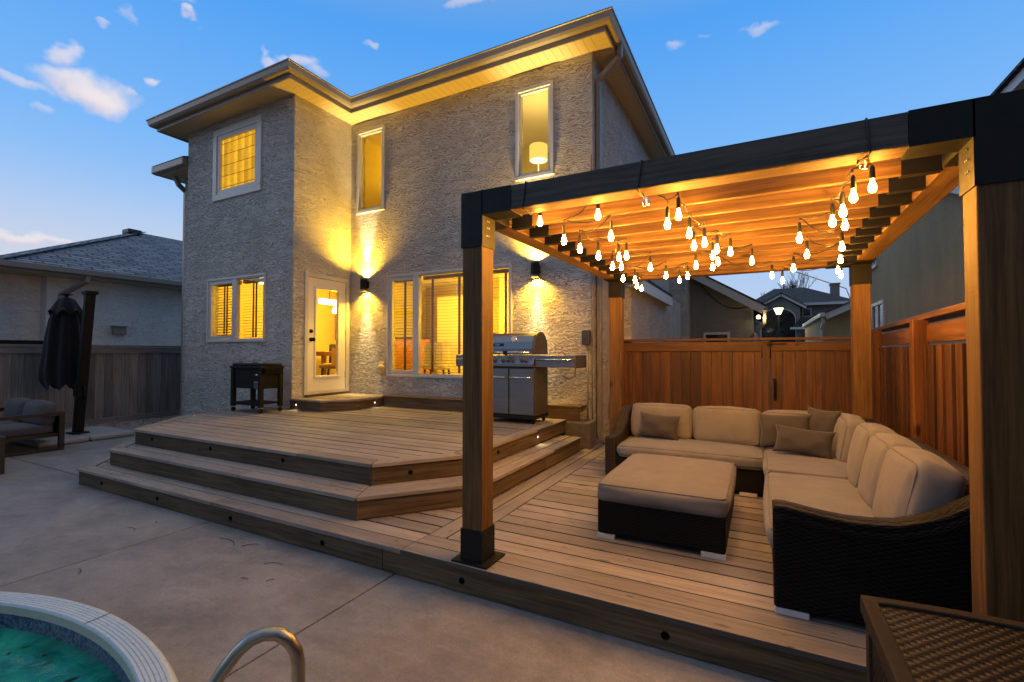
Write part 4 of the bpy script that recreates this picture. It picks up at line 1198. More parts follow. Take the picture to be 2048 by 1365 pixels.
# throw pillows
def pillow(c, w, h, d, rz, tilt, roll, label):
    M = rotz(rz) @ Matrix.Rotation(tilt, 3, 'X') @ Matrix.Rotation(roll, 3, 'Y')
    m = MB(); n = 18; sd = random.random()*9; c = Vector(c); ids = {}
    def pv(i, j, sg):
        u, v = -1+2*i/n, -1+2*j/n
        edge = i in (0, n) or j in (0, n); key = (i, j, 0 if edge else sg)
        if key in ids: return ids[key]
        t = (max(0, 1-abs(u)**2.4)*max(0, 1-abs(v)**2.4))**.55
        wr = .006*math.sin(u*5+sd)*math.sin(v*4+sd*2) + .005*math.sin(9*u*v+sd)
        x = u*w/2*(1.0 - .07*(1-v*v)); z = v*h/2*(1.0 - .07*(1-u*u))
        p = Vector((x*(1+.05*abs(u*v)**4), sg*(t*d*.62 + wr*t), z*(1+.05*abs(u*v)**4)))
        ids[key] = len(m.V); m.V.append(tuple(c + M @ p)); return ids[key]
    for sg in (-1, 1):
        for i in range(n):
            for j in range(n):
                q = [pv(i, j, sg), pv(i+1, j, sg), pv(i+1, j+1, sg), pv(i, j+1, sg)]
                m.F.append(tuple(q if sg < 0 else q[::-1])); m.UV.append([(0, 0)]*4); m.T.append(1.0)
    tag(m.build('throw_pillow', 'pillow', smooth=True), label, 'pillow', 'taupe throw pillows on the sofa')
pillow(at(1318, 853, 'y', 5.06), .40, .25, .09, R(-4), R(-14), R(3), 'small taupe pillow at the left end of the loveseat next to the curved arm')
pillow(at(1569, 862, 'y', 5.05), .42, .31, .10, R(-8), R(-16), R(-4), 'taupe pillow standing behind the lumbar one, nearest the loveseat cushions')
pillow(at(1643, 858, 'y', 5.06), .26, .36, .11, R(-22), R(-14), R(4), 'upright taupe pillow wedged in the sofa corner by the beige back cushions')
pillow(at(1607, 884, 'y', 4.80), .44, .235, .10, R(-8), R(-20), R(4), 'long taupe lumbar pillow lying in front of the other two in the corner')

# ------------------------------------------------------------------ grill
G = thing('gas_grill', 'stainless steel gas grill with side shelves on the upper deck by the wall', 'grill')
gx0, gx1, gy0, gy1 = -3.23, -2.50, 5.37, 5.79
z0 = Z3
m = MB(); m.box(gx0, gx1, gy0+.02, gy1, z0+.10, z0+.72); m.build('cabinet', 'graysides', G, bevel=.008)
mx_ = (gx0+gx1)/2
for a, b in ((gx0+.012, mx_-.008), (mx_+.008, gx1-.012)):
    m = MB(); m.box(a, b, gy0-.004, gy0+.018, z0+.11, z0+.70); dd = m.build('cabinet_door', 'steel', G, bevel=.006)
    m = MB(); m.tube([(a+.02, gy0-.04, z0+.585), (b-.02, gy0-.04, z0+.585)], .010, 10); m.tube([(a+.05, gy0-.04, z0+.585), (a+.05, gy0, z0+.585)], .006, 8); m.tube([(b-.05, gy0-.04, z0+.585), (b-.05, gy0, z0+.585)], .006, 8)
    m.build('handle', 'chrome', dd, smooth=True)
m = MB(); m.box(gx0-.008, gx1+.008, gy0-.02, gy1+.01, z0+.06, z0+.10); m.build('cart_frame', 'black', G, bevel=.006)
# control panel
m = MB(); m.prism([(gy0-.05, z0+.725), (gy0-.05, z0+.76), (gy0+.0, z0+.865), (gy1, z0+.865), (gy1, z0+.725)], gx0-.005, gx1+.005, 'x'); m.build('control_panel', 'steel', G, bevel=.005)
kx = [gx0+.10, gx0+.17, gx0+.30, gx0+.42, gx0+.475, gx0+.60, gx0+.655]
nv = Vector((0, -.9, .43)).normalized()
for i, x in enumerate([-3.12, -3.05, -2.93, -2.86, -2.79, -2.66, -2.60]):
    m = MB(); m.lathe([(.026, 0), (.027, .006), (.021, .010), (.019, .032), (.016, .036), (0, .037)], (x, gy0-.034, z0+.80), 16, nv.to_track_quat('Z', 'Y').to_matrix()); m.build('knob', 'graysides', G, smooth=False)
# lid
lp_ = [(gy0-.01, z0+.885), (gy0-.012, z0+.95), (gy0+.01, z0+1.04), (gy0+.06, z0+1.115), (gy0+.13, z0+1.155), (gy0+.21, z0+1.165), (gy0+.29, z0+1.15), (gy0+.36, z0+1.10), (gy0+.41, z0+1.02), (gy0+.42, z0+.885)]
m = MB(); m.prism(lp_, gx0+.03, gx1-.03, 'x'); lid = m.build('lid', 'steel', G, bevel=.004)
for a in (gx0-.002, gx1-.034):
    m = MB(); m.prism([(y, z+.008 if z > z0+.9 else z-.004) for y, z in lp_], a, a+.036, 'x'); m.build('lid_end', 'graysides', lid, bevel=.006)
m = MB(); m.tube([(gx0+.04, gy0-.065, z0+.905), (gx1-.04, gy0-.065, z0+.905)], .013, 12); m.tube([(gx0+.07, gy0-.065, z0+.905), (gx0+.07, gy0-.005, z0+.905)], .008, 8); m.tube([(gx1-.07, gy0-.065, z0+.905), (gx1-.07, gy0-.005, z0+.905)], .008, 8)
m.build('lid_handle', 'chrome', lid, smooth=True)
m = MB(); m.box(-2.91, -2.85, gy0-.085, gy0-.048, z0+.875, z0+.925); m.build('handle_light', 'black', lid, bevel=.006)
tn = Vector((0, -.93, .36)).normalized()
m = MB(); m.lathe([(.042, 0), (.044, .008), (.038, .014), (0, .014)], (-2.80, gy0+.024, z0+1.075), 20, tn.to_track_quat('Z', 'Y').to_matrix()); tg = m.build('thermometer', 'chrome', lid)
m = MB(); m.lathe([(.031, .015), (0, .0155)], (-2.80, gy0+.024, z0+1.075), 20, tn.to_track_quat('Z', 'Y').to_matrix()); m.build('dial', 'trim', tg)
m = MB(); m.obox((-2.80, gy0+.0085, z0+1.085), (.005, .003, .04), Matrix.Rotation(R(-20), 3, 'X') @ Matrix.Rotation(R(35), 3, 'Y')); m.build('needle', 'black', tg)
# brand plate with its raised lettering
m = MB(); m.obox((-3.03, gy0-.004, z0+1.005), (.17, .006, .034), Matrix.Rotation(R(-14), 3, 'X')); bp_ = m.build('name_plate', 'black', lid)
fc = bpy.data.curves.new('lettering', 'FONT'); fc.body = 'weber'; fc.size = .034; fc.extrude = .001; fc.align_x = 'CENTER'; fc.align_y = 'CENTER'
fo_ = bpy.data.objects.new('lettering_curve', fc); COL.objects.link(fo_)
dg = bpy.context.evaluated_depsgraph_get(); lm_ = bpy.data.meshes.new_from_object(fo_.evaluated_get(dg)); bpy.data.objects.remove(fo_)
lo = bpy.data.objects.new('lettering', lm_); COL.objects.link(lo); lm_.materials.clear(); lm_.materials.append(MAT['chrome'])
lo.location = (-3.03, gy0-.0085, z0+1.005); lo.rotation_euler = (R(90-14), 0, 0); lo.parent = bp_
# side shelves
for (a, b) in ((gx0-.44, gx0-.008), (gx1+.008, gx1+.53)):
    m = MB(); m.box(a, b, gy0+.0, gy1-.02, z0+.72, z0+.865); sh = m.build('side_shelf', 'steel', G, bevel=.006)
    m = MB(); m.tube([(a+.03, gy0-.03, z0+.815), (b-.02, gy0-.03, z0+.815)], .012, 10)
    for q in (a+.04, b-.04): m.tube([(q, gy0-.03, z0+.815), (q, gy0+.005, z0+.815)], .006, 6)
    m.build('towel_rail', 'chrome', sh, smooth=True)
    oe = b if a > mx_ else a-.014
    m = MB(); m.box(oe-.002, oe+.016, gy0-.005, gy1-.015, z0+.715, z0+.872); m.build('end_cap', 'graysides', sh, bevel=.006)
m = MB(); m.tube([(gx1+.45, gy0+.25, z0+.72), (gx1+.44, gy0+.26, z0+.6), (gx1+.36, gy0+.28, z0+.56), (gx1+.26, gy0+.3, z0+.60)], .006, 6); m.build('gas_hose', 'cable', G, smooth=True)
for x in (gx0+.05, gx1-.04):
    for y in (gy0+.05, gy1-.05):
        m = MB(); m.lathe([(.022, -.014), (.033, -.012), (.033, .012), (.022, .014)], (x, y, z0+.034), 16, rx90); m.box(x-.006, x+.006, y-.02, y+.02, z0+.04, z0+.07); m.build('caster', 'blackpl', G)

# ------------------------------------------------------------------ patio cooler on wheels
K = thing('cooler_cart', 'black wheeled patio cooler with open lower shelf against the grey wall', 'cooler')
cx0, cx1, cy0, cy1 = -7.22, -6.50, 4.42, 4.80
m = MB(); m.box(cx0+.02, cx1-.02, cy0+.02, cy1-.02, z0+.36, z0+.67); m.build('tub', 'blackpl', K, bevel=.012)
m = MB(); m.box(cx0-.01, cx1+.01, cy0-.01, cy1+.01, z0+.66, z0+.70); m.build('rim', 'blackpl', K, bevel=.006)
for sx in (-1, 1):
    m = MB(); xx = cx0-.03 if sx < 0 else cx1+.03
    m.prism([(xx-.03*1, z0+.67), (xx+.03, z0+.67), (xx-sx*.015+.02*1, z0+.58), (xx-sx*.02, z0+.58)], cy0+.04, cy1-.04, 'y'); m.build('side_handle', 'blackpl', K, bevel=.004)
for a, b in ((cx0+.015, (cx0+cx1)/2-.002), ((cx0+cx1)/2+.002, cx1-.015)):
    m = MB(); m.box(a, b, cy0+.01, cy1-.01, z0+.701, z0+.735); li = m.build('lid', 'blackpl', K, bevel=.01)
    m = MB(); mxx = (a+b)/2; m.tube([(mxx-.04, cy0+.05, z0+.735), (mxx-.03, cy0+.05, z0+.76), (mxx+.03, cy0+.05, z0+.76), (mxx+.04, cy0+.05, z0+.735)], .006, 6); m.build('lid_handle', 'black', li)
for x in (cx0, cx1-.06):
    for y in (cy0, cy1-.06):
        m = MB(); m.box(x, x+.06, y, y+.06, z0+.085, z0+.655); lg_ = m.build('leg', 'black', K, bevel=.004)
        m = MB(); m.lathe([(.02, -.012), (.034, -.01), (.034, .01), (.02, .012)], (x+.03, y+.03, z0+.036), 14, rx90); m.build('caster', 'blackpl', lg_)
        m = MB(); m.box(x+.008, x+.052, y+.01, y+.05, z0+.074, z0+.084); m.build('caster_plate', 'chrome', lg_)
m = MB()
for k in range(7): yy = cy0+.03+k*(cy1-cy0-.06)/6; m.box(cx0+.02, cx1-.02, yy-.02, yy+.02, z0+.13, z0+.15)
m.box(cx0+.06, cx1-.06, cy0+.005, cy0+.03, z0+.11, z0+.15); m.build('shelf', 'black', K)
m = MB(); m.box(cx1-.16, cx1-.065, cy0+.003, cy0+.02, z0+.36, z0+.47); m.build('cap_catcher', 'steel', K, bevel=.006)
m = MB(); m.lathe([(.02, 0), (.02, .012), (.008, .02), (.006, .035), (0, .036)], (cx1-.095, cy0+.018, z0+.57), 12, Matrix.Rotation(R(90), 3, 'X')); m.build('bottle_opener', 'chrome', K, smooth=True)

# ------------------------------------------------------------------ closed cantilever umbrella
U = thing('cantilever_umbrella', 'closed navy cantilever parasol on a black pole with weighted base', 'umbrella')
ub = Vector((-10.14, 3.64, .09)); ut = Vector((-9.80, 3.64, 2.42))
m = MB(); m.beam(ub, ut, .10, .13, up=(0, 1, 0)); m.build('pole', 'black', U, bevel=.01)
m = MB(); m.obox(ut+Vector((.0, 0, .01)), (.17, .17, .06)); m.build('pole_cap', 'black', U, bevel=.01)
ct = Vector((-10.62, 3.62, 2.36))
m = MB(); m.beam(ut+Vector((-.07, 0, -.03)), ub.lerp(ut, .46)+Vector((-.14, 0, 0)), .05, .07, up=(0, 1, 0)); m.build('arm', 'black', U, bevel=.006)
m = MB(); mp = ub.lerp(ut, .30); m.tube([mp+Vector((.06, 0, -.12)), mp+Vector((.14, 0, -.10)), mp+Vector((.15, 0, .06)), mp+Vector((.07, 0, .10))], .016, 8); m.build('crank_handle', 'black', U, smooth=True)
m = MB(); m.obox(mp+Vector((-.05, 0, .02)), (.2, .13, .22)); m.build('crank_box', 'black', U, bevel=.02)
# folded canopy: a draped, pleated column
def canopy(prof, seed, n=72, depth=.16):
    m = MB(); rnd = random.Random(seed); base = len(m.V); ph = [rnd.uniform(0, 6.28) for _ in range(3)]
    for i, (r, z, ox) in enumerate(prof):
        for k in range(n):
            a = 2*math.pi*k/n
            f = 1 + depth*min(1, i/2)*(math.sin(8*a+ph[0]+z*.5)*.6 + math.sin(5*a+ph[1]-z)*.4)
            zz = z + (.05*math.sin(8*a+ph[0]) if i == len(prof)-1 else 0)
            m.V.append((ct.x+ox+r*f*math.cos(a), ct.y+r*f*.85*math.sin(a), zz))
    for i in range(len(prof)-1):
        for k in range(n):
            k2 = (k+1) % n
            m.F.append((i*n+k, (i+1)*n+k, (i+1)*n+k2, i*n+k2)); m.UV.append([(0, 0)]*4); m.T.append(1)
    return m
canopy([(.03, 2.40, 0), (.13, 2.36, 0), (.20, 2.24, 0), (.26, 2.15, 0), (.27, 2.12, 0)], 2, depth=.07).build('vent_flap', 'navy', U, smooth=True)
canopy([(.04, 2.30, 0), (.17, 2.20, 0), (.24, 2.0, -.01), (.28, 1.7, -.02), (.30, 1.4, -.03), (.33, 1.15, -.03), (.33, .98, -.03), (.30, .86, .02)], 5).build('canopy', 'navy', U, smooth=True)
m = MB(); m.lathe([(.02, .0), (.03, .03), (.10, .05), (.02, .06)], (ct.x, ct.y, 2.40), 16); m.build('finial', 'black', U)
for (bx_, by_) in ((-10.55, 3.30), (-9.92, 3.30), (-10.55, 3.93), (-9.92, 3.93)):
    m = MB(); m.box(bx_-.31, bx_+.31, by_-.31, by_+.31, .003, .085); m.build('base_weight', plain('base_resin', (.30, .32, .34), .5), U, bevel=.03)
m = MB(); m.box(ub.x-.12, ub.x+.12, ub.y-.12, ub.y+.12, .088, .11); m.build('base_plate', 'black', U, bevel=.006)

# ------------------------------------------------------------------ grey loveseat and coffee table
L_ = thing('outdoor_loveseat', 'charcoal metal loveseat with grey cushions at the left by the grey fence', 'sofa')
lx0, lx1, ly0, ly1 = -10.75, -9.17, 2.30, 3.14
for xx in (lx0, lx1-.06):
    m = MB(); m.box(xx, xx+.06, ly0, ly1, .51, .56); m.box(xx, xx+.06, ly0, ly1, .004, .05); m.box(xx, xx+.06, ly0, ly0+.06, .05, .51); m.box(xx, xx+.06, ly1-.06, ly1, .05, .51)
    m.build('arm_frame', 'char', L_, bevel=.004)
m = MB(); m.box(lx0+.06, lx1-.06, ly0+.05, ly1-.05, .20, .25); m.box(lx0+.06, lx1-.06, ly1-.05, ly1-.01, .25, .56); m.box(lx0+.06, lx1-.06, ly0+.02, ly0+.05, .17, .25); m.build('seat_frame', 'char', L_, bevel=.004)
hw = (lx1-lx0-.14)/2
for k in (0, 1):
    cx = lx0+.07+hw*(k+.5)
    m = MB(); cushion(m, (cx, 2.68, .315), (hw-.01, .74, .13), None, .04, .015, 10); m.build('seat_cushion', 'greyfab', L_, smooth=True)
    m = MB(); cushion(m, (cx, 2.99, .53), (hw-.01, .18, .34), Matrix.Rotation(R(-8), 3, 'X'), .06, .03, 10); m.build('back_cushion', 'greyfab', L_, smooth=True)
Q = thing('coffee_table', 'charcoal metal coffee table cut off by the left picture edge', 'table')
qx = -7.98
m = MB(); m.box(qx-1.0, qx, 1.55, 2.20, .40, .44); m.build('tabletop', 'char', Q, bevel=.004)
for xx in (qx-1.0, qx-.09):
    m = MB(); m.box(xx, xx+.09, 1.56, 2.19, .003, .40); m.build('leg', 'char', Q, bevel=.004)

# ------------------------------------------------------------------ fences
def boards_along(mb, p, q, z0, z1, bw=.14, th=.018, gap=.004, side=0, lo=.8, hi=1.2):
    p, q = Vector(p), Vector(q); L = (q-p).length; d = (q-p)/L; nn = Vector((d.y, -d.x)); s = 0; i = 0
    while s < L-.02:
        w = min(bw*random.uniform(.92, 1.06), L-s); o = nn*(side + (.006 if i % 2 else 0)); c = p+d*(s+w/2)+o
        mb.obox((c.x, c.y, (z0+z1)/2), (w-gap, th, z1-z0+random.uniform(-.004, .004)), rotz(math.atan2(d.y, d.x)), random.uniform(lo, hi), 2)
        s += w; i += 1
def rail(mb, p, q, z, w, h, tone=1.0):
    mb.beam((p[0], p[1], z), (q[0], q[1], z), w, h, tone)
FB = thing('cedar_fence', 'reddish cedar board fence behind the sofa, left of the gate', 'fence', None)
FY = 7.2
m = MB(); boards_along(m, (-1.98, FY), (.03, FY), .06, 1.47, lo=.42, hi=1.3); m.build('boards', 'redfence', FB, bevel=.003)
m = MB(); rail(m, (-1.98, FY-.032), (.03, FY-.032), 1.525, .036, .13); m.build('top_board', 'redfence', FB, bevel=.003)
m = MB(); rail(m, (-1.98, FY-.01), (1.22, FY-.01), 1.625, .14, .035); m.build('cap', 'redfence', FB, bevel=.004)
m = MB(); m.box(.035, .125, FY-.06, FY+.03, .0, 1.605, axis=2); m.build('gate_post', 'redfence', FB, bevel=.004)
m = MB(); m.box(-2.02, -1.90, FY+.02, FY+.12, 0, 1.6, axis=2); m.build('post', 'redfence', FB)
GT = thing('fence_gate', 'cedar board gate with black latch and hinge beside the far right pergola post', 'gate')
m = MB(); boards_along(m, (.135, FY), (1.03, FY), .08, 1.47, lo=.45, hi=1.25); m.build('boards', 'redfence', GT, bevel=.003)
m = MB(); rail(m, (.135, FY-.03), (1.03, FY-.03), 1.525, .035, .115); m.build('rail', 'redfence', GT, bevel=.003); m = MB(); rail(m, (.135, FY-.03), (1.03, FY-.03), .25, .035, .115); m.build('rail', 'redfence', GT, bevel=.003)
m = MB(); m.lathe([(.035, 0), (.035, .012), (0, .014)], (.12, FY-.062, 1.555), 14, Matrix.Rotation(R(90), 3, 'X')); m.box(.12, .32, FY-.07, FY-.058, 1.55, 1.565); m.build('latch', 'black', GT)
m = MB(); m.tube([(.18, FY-.03, 1.06), (.18, FY-.06, 1.02), (.18, FY-.06, .88), (.18, FY-.03, .84)], .011, 8); m.box(.16, .20, FY-.014, FY-.011, .80, 1.10); m.build('handle', 'black', GT)
m = MB(); m.box(1.04, 1.14, FY-.05, FY+.04, 0, 1.605, axis=2); m.build('gate_post', 'redfence', GT, bevel=.004)
# right fence
FR = thing('cedar_side_fence', 'tall cedar side fence with posts and cap along the right side', 'fence')
def fr(y): return (1.07+(y-3.6)*.05, y)
FZ = 1.71
m = MB(); y = -2.0
while y < 7.1:
    c = fr(y+.07); m.obox((c[0]-.03, c[1], .775), (.135, .02, 1.45), rotz(R(90)-.05), random.uniform(.28, .85), 2); y += .215
m.build('boards', 'redfence', FR, bevel=.003)
m = MB(); boards_along(m, fr(-2.0), fr(7.15), .05, 1.5, bw=.14, side=.0, lo=.4, hi=.9); m.build('back_boards', 'redfence', FR)
m = MB(); a, b = fr(-2.0), fr(7.28); rail(m, (a[0]+.03, a[1]), (b[0]+.03, b[1]), FZ, .15, .04); m.build('cap', 'redfence', FR, bevel=.004)
m = MB(); a, b = fr(-2), fr(7.15); rail(m, (a[0]-.005, a[1]), (b[0]-.005, b[1]), 1.585, .036, .13); m.build('rail', 'redfence', FR, bevel=.003); m = MB(); rail(m, (a[0]-.005, a[1]), (b[0]-.005, b[1]), .25, .036, .1); m.build('rail', 'redfence', FR, bevel=.003)
py_ = [6.55, 4.52, 2.5, .5]
for y in py_:
    m = MB(); c = fr(y); m.box(c[0]-.105, c[0]-.012, y-.045, y+.045, 0, FZ-.022, axis=2); m.build('post', 'redfence', FR, bevel=.004)
# left grey fence
FL = thing('grey_fence', 'weathered grey board fence along the left side of the yard', 'fence')
FX = -11.8
m = MB(); boards_along(m, (FX, -3), (FX, 11), .08, 1.43, bw=.15, lo=.7, hi=1.2); m.build('boards', 'greyfence', FL, bevel=.003)
m = MB(); rail(m, (FX+.03, -3), (FX+.03, 11), 1.49, .04, .12); m.build('rail', 'greyfence', FL, bevel=.004); m = MB(); rail(m, (FX+.03, -3), (FX+.03, 11), .06, .04, .12); m.build('rail', 'greyfence', FL, bevel=.004)
m = MB(); rail(m, (FX+.0, -3), (FX+.0, 11), 1.572, .14, .035); m.build('cap', 'greyfence', FL, bevel=.004)
for y in (-2, .4, 2.8, 5.2, 7.6, 10):
    m = MB(); m.box(FX-.11, FX-.012, y-.05, y+.05, 0, 1.55, axis=2); m.build('post', 'greyfence', FL)
# river-stone strip at the foot of the grey fence
m = MB(); rnd = random.Random(3)
for k in range(2600):
    x, y = rnd.uniform(FX+.03, -10.96), rnd.uniform(2.2, 8.4); r = rnd.uniform(.018, .045)
    M = rotz(rnd.uniform(0, 6.28)); rr = [r*rnd.uniform(.8, 1.4), r, r*.6]; c = Vector((x, y, -.03+rnd.uniform(0, .03)))
    P6 = [c + M @ Vector((sx*rr[0], sy*rr[1], sz*rr[2])) for sx, sy, sz in ((1, 0, 0), (0, 1, 0), (-1, 0, 0), (0, -1, 0), (0, 0, 1), (.7, .7, .5), (-.7, .7, .5), (-.7, -.7, .5), (.7, -.7, .5))]
    tn_ = rnd.uniform(.5, 1.5)
    for q in ((0, 1, 5), (1, 2, 6), (2, 3, 7), (3, 0, 8), (4, 0, 5), (4, 5, 1), (4, 1, 6), (4, 6, 2), (4, 2, 7), (4, 7, 3), (4, 3, 8), (4, 8, 0)):
        m.face([P6[i] for i in q], None, tn_)
tag(m.build('river_stones', 'gravel'), 'grey river stones along the foot of the grey fence', 'gravel', kind='stuff')

# ------------------------------------------------------------------ neighbour on the left
NL = thing('neighbor_house', 'single-storey neighbour house with blue-grey shingle hip roof beyond the grey fence', 'house')
NX = -15.0; NZ = 3.25
m = MB()
m.box(NX-9, NX, 4.75, 16, -.1, NZ+.05); m.box(NX-9, NX-.35, -4, 4.75, -.1, NZ+.05); m.build('wall', 'stucco_left', NL)
ov = .45; xe = NX+ov
yA = 3.6; ap = at(305, 463, 'x', NX-4.6)
# two hip planes: yard side and near side
def hip(mb, x0, x1, y0, y1, z, run, rise):
    """hip roof over a rectangle, ridge along y"""
    xm_ = (x0+x1)/2; w = (x1-x0)/2
    a, b = (xm_, y0+w), (xm_, y1-w); h = rise
    def uvs(pts, o, d, n): 
        return [(Vector(p[:2]).dot(d), (Vector(p[:2])-Vector(o)).dot(n)*math.sqrt(1+(h/w)**2)) for p in pts]
    zt = z+h
    f1 = [(x1, y0, z), (x1, y1, z), (b[0], b[1], zt), (a[0], a[1], zt)]; mb.face(f1, uvs(f1, (x1, y0), Vector((0, 1)), Vector((-1, 0))))
    f2 = [(x0, y1, z), (x0, y0, z), (a[0], a[1], zt), (b[0], b[1], zt)]; mb.face(f2, uvs(f2, (x0, y0), Vector((0, 1)), Vector((1, 0))))
    f3 = [(x0, y0, z), (x1, y0, z), (a[0], a[1], zt)]; mb.face(f3, uvs(f3, (x0, y0), Vector((1, 0)), Vector((0, 1))))
    f4 = [(x1, y1, z), (x0, y1, z), (b[0], b[1], zt)]; mb.face(f4, uvs(f4, (x0, y1), Vector((1, 0)), Vector((0, -1))))
    return a, b, zt
# choose the hip so its peak lines up with the photo peak seen from the yard
hw_ = 4.9
m = MB(); rise = 2.25
y0h = 3.75
a, b, zt = hip(m, xe-2*hw_, xe, y0h, 15.0, NZ+.19, hw_, rise); m.build('roof', 'roof', NL)
m = MB(); c0 = Vector((xe, y0h, NZ+.2)); c1 = Vector((a[0], a[1], zt+.02))
for k in range(34):
    p, q = c0.lerp(c1, k/34), c0.lerp(c1, (k+1.15)/34); m.beam(p+Vector((0, 0, .015)), q+Vector((0, 0, .022)), .26, .012, rt_(.7, 1.2))
m.build('hip_cap', 'roof', NL)
m = MB(); hip(m, xe-2*hw_-3, xe-1.2, -8, 4.6, NZ+.19, hw_, 1.55); m.build('roof', 'roof', NL)
m = MB(); m.box(xe, xe+.11, y0h-4, 15.1, NZ+.07, NZ+.20); m.box(xe-.02, xe, y0h-4, 15.1, NZ+.0, NZ+.2); m.build('gutter', 'gutter', NL, bevel=.015)
m = MB(); m.box(NX-.3, xe-.02, y0h-4, 15.0, NZ, NZ+.02); m.build('soffit', 'soffit', NL)
m = MB(); rect_pipe(m, [(xe+.03, 5.35, NZ+.08), (xe+.03, 5.33, NZ-.08), (NX+.06, 5.0, NZ-.42), (NX+.06, 5.0, 0)], .07, .09); m.build('downspout', 'gutter', NL)
m = MB(); v = at(238, 662, 'x', NX+.05); m.box(NX+.0, NX+.12, v.y-.14, v.y+.14, v.z-.09, v.z+.1); m.box(NX+.0, NX+.16, v.y-.17, v.y+.17, v.z+.1, v.z+.13); m.build('vent_hood', 'gutter', NL, bevel=.008)
m = MB(); vp = c0.lerp(c1, .93); m.box(vp.x-.22, vp.x+.22, vp.y-.30, vp.y+.10, vp.z-.05, vp.z+.10); m.build('roof_vent', 'char', NL, bevel=.02)
m = MB(); v = at(30, 530, 'x', NX-3); m.lathe([(.14, -.6), (.14, -.2), (.10, -.18), (.10, .05), (.13, .05), (.13, .16), (0, .16)], v, 14); m.build('vent_pipe', 'char', NL)
m = MB(); m.box(NX+.0, NX+.1, 3.2, 4.72, 1.60, 1.72); m.build('window_sill', 'blackpl', NL)

# ------------------------------------------------------------------ neighbours on the right and beyond
NR_ = thing('side_house', 'olive stucco neighbour house rising behind the right cedar fence', 'house')
RX = 2.6; yfar = at(1737, 600, 'x', RX).y
m = MB(); yrk = at(1895, 370, 'x', RX)
zk = at(1912, 375, 'x', RX).z; yk = at(1912, 375, 'x', RX).y
slope = .36
zf = zk + slope*(yfar-yk)
yn = 2.0; zn = zk - slope*(yk-yn)
m.prism([(yfar, -.1), (yfar, zf), (yn, zn), (yn, -.1)], RX, RX+6, 'x'); m.build('wall', 'stucco_green', NR_)
m = MB(); m.beam((RX-.14, yfar+.3, zf+.16), (RX-.14, yn-.6, zn-.04-.6*slope+.12), .03, .2); m.build('fascia', 'trim', NR_)
m = MB(); m.prism([(yfar+.3, zf+.27), (yfar+.3, zf+.33), (yn-.6, zn-.04-.6*slope+.29), (yn-.6, zn-.04-.6*slope+.23)], RX-.16, RX+6, 'x'); m.build('roof', 'darkroof', NR_)
m = MB(); m.box(RX+1.2, RX+6, 4.5, 12, 2.5, 5.1); m.build('upper_wall', 'stucco_green', NR_)
tp = at(2015, 178, 'x', RX+.75)
m = MB(); m.box(RX+.75, RX+6, 3.9, tp.y+2.4, tp.z-.1, tp.z+.06); m.build('upper_fascia', 'trim', NR_)
m = MB(); m.prism([(RX+.68, tp.z+.065), (RX+.68, tp.z+.11), (RX+4, tp.z+1.5), (RX+6.2, tp.z+.8), (RX+6.2, tp.z+.065)], 3.8, tp.y+2.5, 'y'); m.build('upper_roof', 'darkroof', NR_)
def side_window(mb_y0, mb_y1, z0, z1):
    f = MB(); yz_rect(f, mb_y0, mb_y1, z0, z1, RX-.05, RX+.02, .08); f.box(RX-.04, RX+.01, (mb_y0+mb_y1)/2-.025, (mb_y0+mb_y1)/2+.025, z0+.08, z1-.08)
    o = f.build('window', 'trim', NR_, bevel=.006)
    p = MB(); p.face([(RX-.015, mb_y0+.06, z0+.06), (RX-.015, mb_y0+.06, z1-.06), (RX-.015, mb_y1-.06, z1-.06), (RX-.015, mb_y1-.06, z0+.06)]); p.build('pane', 'darkglass', o)
wa, wb = at(1747, 607, 'x', RX), at(1771, 602, 'x', RX)
side_window(wb.y, wa.y, 1.55, 2.67)
wa, wb = at(1742, 500, 'x', RX), at(1756, 500, 'x', RX); side_window(wb.y, wa.y, 3.55, 4.2)

NB = thing('garage_house', 'dark grey stucco house with sloping white rake board behind the cedar fence', 'house')
YB2 = 16.0
p0, p1 = at(1390, 545, 'y', YB2-.4), at(1527, 613, 'y', YB2-.4)
sl_ = (p1.z-p0.z)/(p1.x-p0.x); xr_ = at(1507, 640, 'y', YB2).x
pk = p0 + Vector((-1.6, 0, -1.6*sl_))
m = MB(); m.prism([(pk.x*2-xr_, -.1), (xr_, -.1), (xr_, p0.z+sl_*(xr_-p0.x)-.1), (pk.x, pk.z-.1), (pk.x*2-xr_, p0.z+sl_*(xr_-p0.x)-.1)], YB2, YB2+9, 'y'); m.build('wall', 'stucco_gray', NB)
xb0 = at(1376, 600, 'y', YB2-.5).x
m = MB(); m.prism([(xb0-3, -.1), (xb0, -.1), (xb0, 3.95), (xb0-3, 5)], YB2-.6, YB2-.01, 'y'); m.build('chimney_wall', 'stucco', NB)
m = MB()
m.beam((pk.x, YB2-.4, pk.z-.11), (p1.x, YB2-.4, p1.z-.11), .04, .22); m.build('rake_board', 'trim', NB)
m = MB(); m.prism([(pk.x, pk.z+.005), (p1.x+.06, p1.z+.005), (p1.x+.06, p1.z+.05), (pk.x, pk.z+.06)], YB2-.44, YB2+9.2, 'y'); m.prism([(pk.x, pk.z+.005), (pk.x-3.6, pk.z-3.6*abs(sl_)), (pk.x-3.6, pk.z-3.6*abs(sl_)+.05), (pk.x, pk.z+.06)], YB2-.44, YB2+9.2, 'y'); m.build('roof', 'darkroof', NB)
m = MB(); m.box(p1.x-.02, p1.x+.10, YB2-.42, YB2+9, p1.z-.14, p1.z-.01); m.build('gutter', 'gutter', NB, bevel=.02)
m = MB(); rect_pipe(m, [(p1.x+.03, YB2-.3, p1.z-.1), (p1.x+.02, YB2-.28, p1.z-.5), (xr_+.05, YB2-.1, p1.z-.75), (xr_+.05, YB2-.1, 0)], .08, .08); m.build('downspout', 'gutter', NB)
